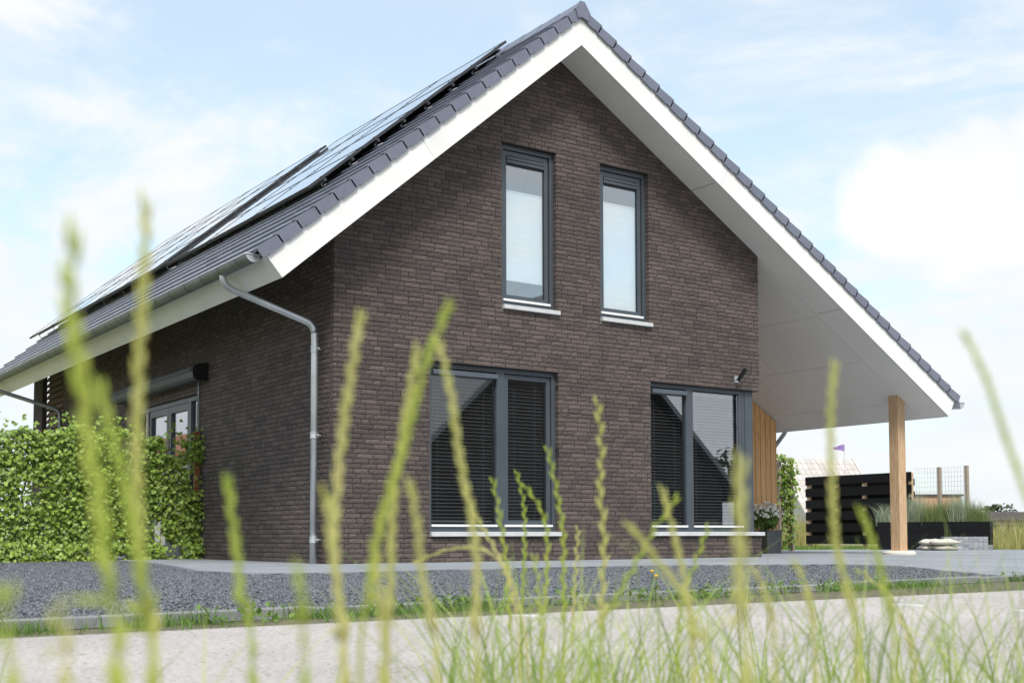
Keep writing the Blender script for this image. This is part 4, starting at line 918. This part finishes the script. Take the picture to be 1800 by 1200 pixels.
# orange boarded shed, dark barns at the horizon, wooded dike and trees
c, F = frame_(1645, 62); t = thing('boarded_shed', tuple(c), 'low orange boarded shed beyond the mesh fence', 'shed')
b = MB(); b.box(-1.3, 1.3, 0, 2, -.12, 2.3, F); b.build('wall', M['orange'], t); b = MB(); b.box(-1.4, 1.4, -.1, 2.1, 2.301, 2.40, F); b.build('roof', M['dwall'], t)
for i in range(11):
    b = MB(); b.box(-1.3+i*.236, -1.3+i*.236+.228, -.022, -.001, 0, 2.28, F); b.build('plank', M['orange'], t)
for px_, d, w_, h, lab in ((1772, 150, 9, 3.2, 'long low dark barn on the horizon under the lone tree'), (1735, 170, 5, 2.4, 'small grey barn on the horizon beside the longer dark barn')):
    c, F = frame_(px_, d, .2); t = thing('far_barn', tuple(c), lab, 'barn'); b = MB(); b.box(-w_/2, w_/2, 0, 6, -.12, h*.62, F); b.build('wall', M['palewall'], t)
    b = MB(); b.prism([(-.6, h*.6), (6.6, h*.6), (6.6, h*.66), (3, h), (-.6, h*.66)], (-w_/2-.3, w_/2+.3), lambda p, q, e: F(e, p, q)); b.build('roof', M['dwall'], t)
    for i in range(int(w_/1.8)): b = MB(); b.box(-w_/2+.5+i*1.8, -w_/2+1.5+i*1.8, -.05, -.002, .5, h*.5, F); b.build('window', M['gwin'], t)
hb = MB(); V = []; n = 60
for i in range(n+1):
    q = at(1340+i*12, 520); hgt = 7+9*math.exp(-((1340+i*12-1630)/75)**2)*1.05+.8*math.sin(i*2.1)+.6*math.sin(i*5.3) if abs(1340+i*12-1630) < 150 else 3.4+.5*math.sin(i*1.7)+.3*math.sin(i*4.1)
    hgt = max(hgt, 2.5); q2 = at(1340+i*12, 580); V += [(q[0], q[1], -.2), (q[0], q[1], hgt*.55), (q2[0], q2[1], hgt), (q2[0], q2[1], -.2)]
hb.add(V, [(4*i+k, 4*i+4+k, 4*i+5+k, 4*i+1+k) for i in range(n) for k in range(3)]); tag(hb.build('hills', M['hill'], None, smooth=True), kind='structure')
def tree(px_, d, h, rx, n, lab, leaf=(.25, .55), pos=None):
    c = at(px_, d) if pos is None else np.array(pos); t = thing('tree', tuple(c), lab, 'tree', 'trees far off'); b = MB()
    b.tube([c+np.array([0, 0, -.12]), c+np.array([.1, 0, h*.3]), c+np.array([0, .1, h*.75])], [h*.035, h*.026, h*.008], 8)
    for k in range(6):
        a = k*1.05; b.tube([c+np.array([.05, 0, h*(.28+.05*k)]), c+np.array([math.cos(a)*rx*.6, math.sin(a)*rx*.6, h*(.5+.06*k)])], [h*.014, h*.004], 6)
    b.build('trunk', M['bark'], t)
    cl_ = [(c+np.array([g.normal(0, .45)*rx, g.normal(0, .45)*rx, h*g.uniform(.38, .9)]), rx*g.uniform(.3, .55)) for _ in range(16)]; P = []; Nn = []
    for q in range(n):
        cc, rr = cl_[g.integers(len(cl_))]; u = g.normal(0, 1, 3); u /= np.linalg.norm(u); P.append(cc+u*rr*np.array([1, 1, .7])*g.random()**.35); Nn.append(u)
    W_, F_, r_ = leaves(np.array(P), leaf, np.array(Nn)+np.array([0, 0, .4]), g, LEAF*np.array([1.6, 1]), .5, .2); tag(npmesh('crown', W_, F_, r_, M['tree'], parent=t), kind='stuff'); return t
tree(1757, 200, 5.4, 2.6, 900, 'lone round tree on the horizon behind the low barns')
tree(1722, 330, 4.6, 2.6, 500, 'small far tree left of the lone round tree, behind the planter end')

# neighbours across the road and to the left: seen mirrored in the panes
def plain_house(name, lab, x0, x1, y0, y1, eave, ridge, wm, rm, barge_=None, along='y'):
    t = thing(name, ((x0+x1)/2, (y0+y1)/2, 0), lab, 'house'); xm = (x0+x1)/2; k_ = (ridge-eave)/((x1-x0)/2); o_ = .6
    b = MB(); b.prism([(x0, -.15), (x1, -.15), (x1, eave), (xm, ridge-.15), (x0, eave)], (y0, y1), lambda p, q, e: (p, e, q)); b.build('wall', M[wm], t)
    for sg in (-1, 1):
        hw = (x1-x0)/2+o_; b = MB(); b.prism([(xm, ridge), (xm+sg*hw, ridge-k_*hw), (xm+sg*hw, ridge-k_*hw-.25), (xm, ridge-.25)], (y0-.5, y1+.5), lambda p, q, e: (p, e, q)); b.build('roof', M[rm], t)
        if barge_:
            b = MB(); b.prism([(xm, ridge-.02), (xm+sg*hw, ridge-k_*hw-.02), (xm+sg*hw, ridge-k_*hw-.24), (xm, ridge-.24)], (y1+.501, y1+.54), lambda p, q, e: (p, e, q)); b.build('bargeboard', M[barge_], t)
    for (a, c, z0, z1) in ((.2, .36, .5, 2.3), (.6, .8, .2, 2.3), (.42, .56, 3.4, 5.0)):
        b = MB(); b.box(x0+(x1-x0)*a, x0+(x1-x0)*c, y1+.002, y1+.05, z0, z1); b.build('window', M['gwin'], t)
    return t
plain_house('neighbour_house', 'dark gabled house across the road, seen mirrored in the ground floor windows', 12.0, 26.4, -32, -20, 2.4, 9.0, 'dwall', 'droof', 'zincd')
plain_house('terracotta_house', 'house with an orange tiled roof, seen mirrored in the garden doors', -24, -11, 48, 60, 2.6, 6.2, 'palewall', 'terra')
tree(0, 0, 4.6, 2.0, 1400, 'leafy tree beside the dark gabled house across the road, mirrored in the corner window', (.15, .3), (30.5, -22.0, -.1))
lp = (9.2, -15.5); b = MB(); b.tube([(lp[0], lp[1], -.15), (lp[0], lp[1], 3.9), (lp[0]+.05, lp[1], 4.2)], [.06, .04, .035], 10); t = thing('street_lamp', (lp[0], lp[1], -.1), 'slim pale lamp post across the road, mirrored in the wide window', 'lamp post'); b.build('pole', M['palewall'], t)
b = MB(); b.box(lp[0]-.25, lp[0]+.3, lp[1]-.09, lp[1]+.09, 4.2, 4.28); b.build('lamp_head', M['zincd'], t)

# ------------------------------------------------------------------ verge weeds
R_ = []
while len(R_) < 3600:
    x = g.uniform(-7, 14); ky = kerb_y(x); y = ky-.01-abs(g.normal(0, .10)) if g.random() < .75 else g.uniform(-8.45, ky)
    if y < -8.5: continue
    pn = math.sin(x*3.1)+math.sin(x*1.3+1)+.8*math.sin(x*7.7)
    if pn < .2 and g.random() > .12: continue
    if not (-40 < proj((x, y, 0))[0] < 1840): continue
    R_.append((x, y, -.048))
R_ = np.array(R_); W_, F_, r_ = blades(R_, g.uniform(.02, .085, len(R_)), (.2, .9), (.003, .008), g, 3)
tag(npmesh('verge_grass', W_, F_, r_, M['weed']), 'tufts of low grass growing along the kerb', 'grass', kind='stuff')
for i in range(34):
    x = -6.3+g.random()*8.5 if i < 24 else g.uniform(2, 9); y = kerb_y(x)-abs(g.normal(0, .10))-.02; u, v, d = proj((x, y, 0))
    if not 0 < u < 1800: continue
    n = int(g.uniform(14, 34)); P = np.array([(x+g.normal(0, .05), y+g.normal(0, .05), -.045+g.uniform(.0, .07)) for _ in range(n)])
    W_, F_, r_ = leaves(P, (.02, .045), np.tile(np.array([0, -.2, 1.0]), (n, 1)), g, LEAF, .7, .2); t = thing('weed_plant', (x, y, -.045), 'small broad-leaved weed growing at the foot of the kerb', 'weed', 'weeds along the kerb'); tag(npmesh('foliage', W_, F_, r_, M['weed'], parent=t), kind='stuff')
    b = MB(); b.tube([(x, y, -.05), (x+.005, y, .0), (x+.01, y-.005, .045)], [.004, .003, .001], 5); b.build('stem', M['weed'], t)
for px_, py_, d in ((90, 1097, 4.9), (97, 1094, 5.0), (1145, 1004, 6.6), (1152, 1012, 6.3)):
    c = pix(px_, py_, d); t = thing('dandelion', (c[0], c[1], -.045), 'yellow dandelion flower on a short stalk at the kerb', 'flower', 'dandelions at the kerb')
    b = MB(); b.tube([(c[0], c[1], -.05), (c[0]+.005, c[1], c[2])], .0025, 5); b.build('stalk', M['weed'], t); b = MB(); b.tube([(c[0]+.005, c[1], c[2]-.006), (c[0]+.005, c[1], c[2]+.003), (c[0]+.005, c[1], c[2]+.009)], [.004, .011, .007], 9); b.build('flower_head', M['yellow'], t)

# ------------------------------------------------------------------ foreground: ryegrass stalks and rough grass of the near verge
def stalk(pts, d, m, spike=.55, w_=1.0, lab=None, leafy=True):
    far = d > 1.2; sa_ = .24 if far else .12; st_ = .78 if far else .52
    P = [Vector(pix(px_, py_, d)) for px_, py_ in pts]
    last = P[-1]; base = Vector((last.x+(P[-1].x-P[-2].x)*.3, last.y+(P[-1].y-P[-2].y)*.3, -.07))
    if base.z < last.z: P.append(base)
    # resample along the length, tip first
    seg = [0]
    for a, c in zip(P, P[1:]): seg.append(seg[-1]+(c-a).length)
    T = seg[-1]; step = .009
    def pos(s):
        for i in range(len(P)-1):
            if s <= seg[i+1] or i == len(P)-2:
                u = (s-seg[i])/max(seg[i+1]-seg[i], 1e-6); p0 = P[max(i-1, 0)]; p1 = P[i]; p2 = P[i+1]; p3 = P[min(i+2, len(P)-1)]
                return .5*((2*p1)+(-p0+p2)*u+(2*p0-5*p1+4*p2-p3)*u*u+(-p0+3*p1-3*p2+p3)*u**3)
    t = thing('ryegrass_stalk', tuple(P[-1]), lab, 'grass stalk', 'ryegrass stalks on the near verge')
    n = int(T/.02); b = MB(); b.tube([pos(T*i/n) for i in range(n+1)], [(.0006+.0011*min(1, i/n*2.2))*max(.9, w_**.5) for i in range(n+1)], 6); b.build('stem', M[m], t, smooth=True)
    sp = min(T*spike, .24*max(1, w_)); hd = MB(); k = 0; s = 0.0; side = Vector(RT)
    while s < sp:
        f = s/sp; size = (.0125+.0035*f)*w_*random.uniform(.85, 1.12); q = pos(s); tg = (pos(max(s-.01, 0))-pos(s+.012)); 
        if tg.length < 1e-6: tg = Vector((0, 0, 1))
        tg.normalize(); ax = (tg+side*(sa_ if k % 2 else -sa_)+Vector(FW)*random.uniform(-.10, .10)).normalized(); o_ = q+side*(.0012 if k % 2 else -.0012)*w_
        hd.tube([o_, o_+ax*size*.25, o_+ax*size*.6, o_+ax*size], [.0008*w_, .0015*w_, .0013*w_, .0004], 6, r=random.random()*.6+.4*f); s += size*st_*random.uniform(.95, 1.15); k += 1
    hd.build('seed_head', M[m], t, smooth=True)
    if leafy:
        for q_ in (.62, .8):
            s = T*q_; q = pos(s); a = random.uniform(0, 6.28); lb = MB(); V = []; ln = random.uniform(.07, .15); dv = Vector((math.cos(a), math.sin(a), 0)); wv = Vector((-math.sin(a), math.cos(a), 0))
            for i in range(6): u = i/5; c = q+dv*ln*.75*u+Vector((0, 0, ln*(.9*u-.75*u*u))); ww = .0026*(1-u)**.7; V += [c-wv*ww, c+wv*ww]
            lb.add(V, [(2*i, 2*i+1, 2*i+3, 2*i+2) for i in range(5)]); lb.build('leaf', M['blade'], t, recalc=False)
ST = [
 ([(128, 440), (120, 520), (137, 620), (155, 760), (175, 900), (190, 1050), (205, 1200)], .52, 'rye', .62, 1.5, 'broad blurred ryegrass stalk before the ivy, thickest of all'),
 ([(178, 690), (200, 780), (222, 870), (243, 980), (255, 1100), (268, 1200)], .60, 'rye', .5, 1.1, 'blurred ryegrass stalk leaning out beside the thickest one'),
 ([(256, 372), (254, 470), (249, 560), (243, 690), (240, 850), (246, 960), (257, 1080), (275, 1200)], .66, 'ryep', .72, 1.2, 'tall pale ryegrass stalk in front of the garden doors'),
 ([(402, 855), (412, 940), (425, 1050), (445, 1200)], .78, 'rye', .55, 1.1, 'short ryegrass stalk in front of the bare side wall'),
 ([(632, 568), (612, 690), (598, 800), (590, 900), (588, 980), (600, 1080), (608, 1200)], .84, 'ryep', .75, 1.25, 'yellow ryegrass stalk just right of the zinc downpipe'),
 ([(575, 880), (583, 950), (592, 1020), (600, 1120), (604, 1200)], .75, 'ryep', .6, 1.1, 'short yellow stalk crossing the foot of the downpipe stalk'),
 ([(784, 550), (760, 605), (735, 685), (708, 790), (680, 880), (660, 960), (648, 1050), (632, 1200)], .80, 'rye', .35, 1.1, 'green ryegrass stalk leaning to the right up to the wide window'),
 ([(732, 625), (718, 700), (704, 790), (692, 880), (688, 960), (685, 1060), (680, 1200)], .92, 'ryep', .75, 1.15, 'yellow stalk beside the leaning green one'),
 ([(722, 858), (735, 930), (742, 1010), (760, 1100), (768, 1200)], .86, 'ryep', .5, 1.1, 'short yellow stalk left of the wide window sill'),
 ([(774, 610), (792, 690), (802, 760), (815, 840), (830, 910), (838, 1000), (836, 1100), (840, 1200)], .95, 'ryep', .8, 1.2, 'pale zigzag stalk across the left pane of the wide window'),
 ([(662, 985), (668, 1060), (672, 1200)], .80, 'ryep', .5, 1.0, 'short blurred stalk between the leaning stalks'),
 ([(868, 850), (878, 905), (890, 990), (896, 1090), (905, 1200)], 1.9, 'rye', .5, 1.3, 'slim stalk with open spikelets over the window mullion'),
 ([(910, 835), (921, 890), (922, 960), (918, 1060), (915, 1200)], 2.3, 'rye', .6, 1.2, 'slim stalk in front of the right sash of the wide window'),
 ([(928, 860), (957, 910), (962, 980), (957, 1080), (950, 1200)], 1.9, 'rye', .4, 1.3, 'stalk with a bent head in front of the right sash'),
 ([(964, 795), (978, 860), (991, 940), (990, 1020), (992, 1120), (990, 1200)], 1.8, 'rye', .75, 1.25, 'tall sharp stalk at the right jamb of the wide window'),
 ([(1052, 715), (1057, 800), (1055, 870), (1062, 940), (1059, 1040), (1055, 1200)], 1.5, 'ryep', .75, 1.35, 'tall stalk alone before the bricks between the two windows'),
 ([(1016, 935), (1012, 1000), (1008, 1080), (1005, 1200)], 2.1, 'ryep', .5, 1.2, 'short stalk between the two ground floor windows'),
 ([(1186, 880), (1150, 930), (1112, 1000), (1080, 1060), (1055, 1150)], 1.3, 'rye', .35, 1.1, 'stalk slanting to the right under the corner window'),
 ([(1168, 872), (1190, 960), (1206, 1030), (1216, 1110), (1220, 1200)], 1.15, 'ryep', .55, 1.2, 'pale stalk upright before the corner window cassette pane'),
 ([(1112, 930), (1160, 990), (1200, 1045), (1232, 1120), (1250, 1200)], .95, 'ryep', .5, 1.1, 'pale stalk slanting to the left under the corner window'),
 ([(1242, 935), (1218, 1000), (1198, 1060), (1188, 1200)], 1.6, 'rye', .5, 1.2, 'thin stalk before the corner window sill'),
 ([(1302, 828), (1300, 920), (1300, 1000), (1303, 1090), (1312, 1200)], .68, 'ryep', .7, 1.45, 'thick blurred yellow stalk in front of the corner column'),
 ([(1466, 655), (1460, 740), (1463, 860), (1470, 960), (1490, 1040), (1510, 1200)], .88, 'ryep', .65, 1.1, 'tall pale stalk rising in front of the black fence'),
 ([(1516, 905), (1540, 970), (1560, 1060), (1575, 1200)], .92, 'rye', .5, 1.0, 'green stalk before the left end of the raised planter'),
 ([(1700, 595), (1735, 670), (1765, 760), (1800, 860), (1832, 960), (1850, 1200)], .72, 'rye', .5, .75, 'thin blurred stalk arching in beside the canopy eave'),
 ([(1518, 1008), (1545, 1030), (1572, 1065), (1600, 1130), (1610, 1200)], 1.5, 'ryep', .5, 1.2, 'bent pale stalk over the right-hand gravel'),
 ([(738, 985), (790, 965), (850, 966), (890, 1000), (915, 1070), (930, 1200)], 1.7, 'ryep', .35, 1.2, 'drooping stalk arched below the wide window sill'),
 ([(820, 873), (850, 930), (880, 985), (905, 1060), (915, 1200)], 1.7, 'ryep', .4, 1.0, 'thin straight stalk slanting across the wide window sill'),
 ([(-6, 1050), (8, 1110), (22, 1200)], .5, 'rye', .5, 1.1, 'blurred short stalk at the kerb below the ivy'),
 ([(100, 1100), (110, 1150), (116, 1200)], .55, 'ryep', .5, 1.0, 'low blurred stalk before the dandelions'),
 ([(525, 1010), (530, 1090), (536, 1200)], .62, 'rye', .5, .9, 'low blurred stalk before the kerb joint left of the downpipe'),
 ([(940, 985), (948, 1050), (955, 1200)], 1.6, 'rye', .4, 1.2, 'low stalk among the grass below the right sash'),
 ([(1330, 1010), (1350, 1060), (1365, 1200)], 1.0, 'ryep', .4, 1.0, 'low pale stalk before the porch gravel'),
 ([(1400, 995), (1420, 1050), (1435, 1200)], 1.0, 'ryep', .4, 1.0, 'low pale stalk right of the plinth corner'),
]
for pts, d, m, sp, w_, lab in ST: stalk(pts, d*.92 if d < 1.2 else d, m, sp, w_*(.74 if d < 1.2 else .88), lab)
R_ = []; 
def put(n, pr, dr):
    for _ in range(n): q = at(g.uniform(*pr), g.uniform(*dr), -.07); R_.append(q)
put(330, (770, 1100), (1.5, 2.7)); put(250, (1100, 1500), (1.5, 2.7)); put(240, (1480, 1850), (1.4, 2.7)); put(34, (-50, 770), (.9, 1.9)); put(50, (1250, 1850), (.8, 1.5))
R_ = np.array(R_); hts = g.uniform(.16, .37, len(R_))*np.where(g.random(len(R_)) < .25, 1.22, 1); W_, F_, r_ = blades(R_, hts, (.1, .85), (.0025, .0055), g, 6, .6)
tag(npmesh('rough_grass', W_, F_, r_, M['blade']), 'rough green and straw-coloured grass of the near verge', 'grass', kind='stuff')
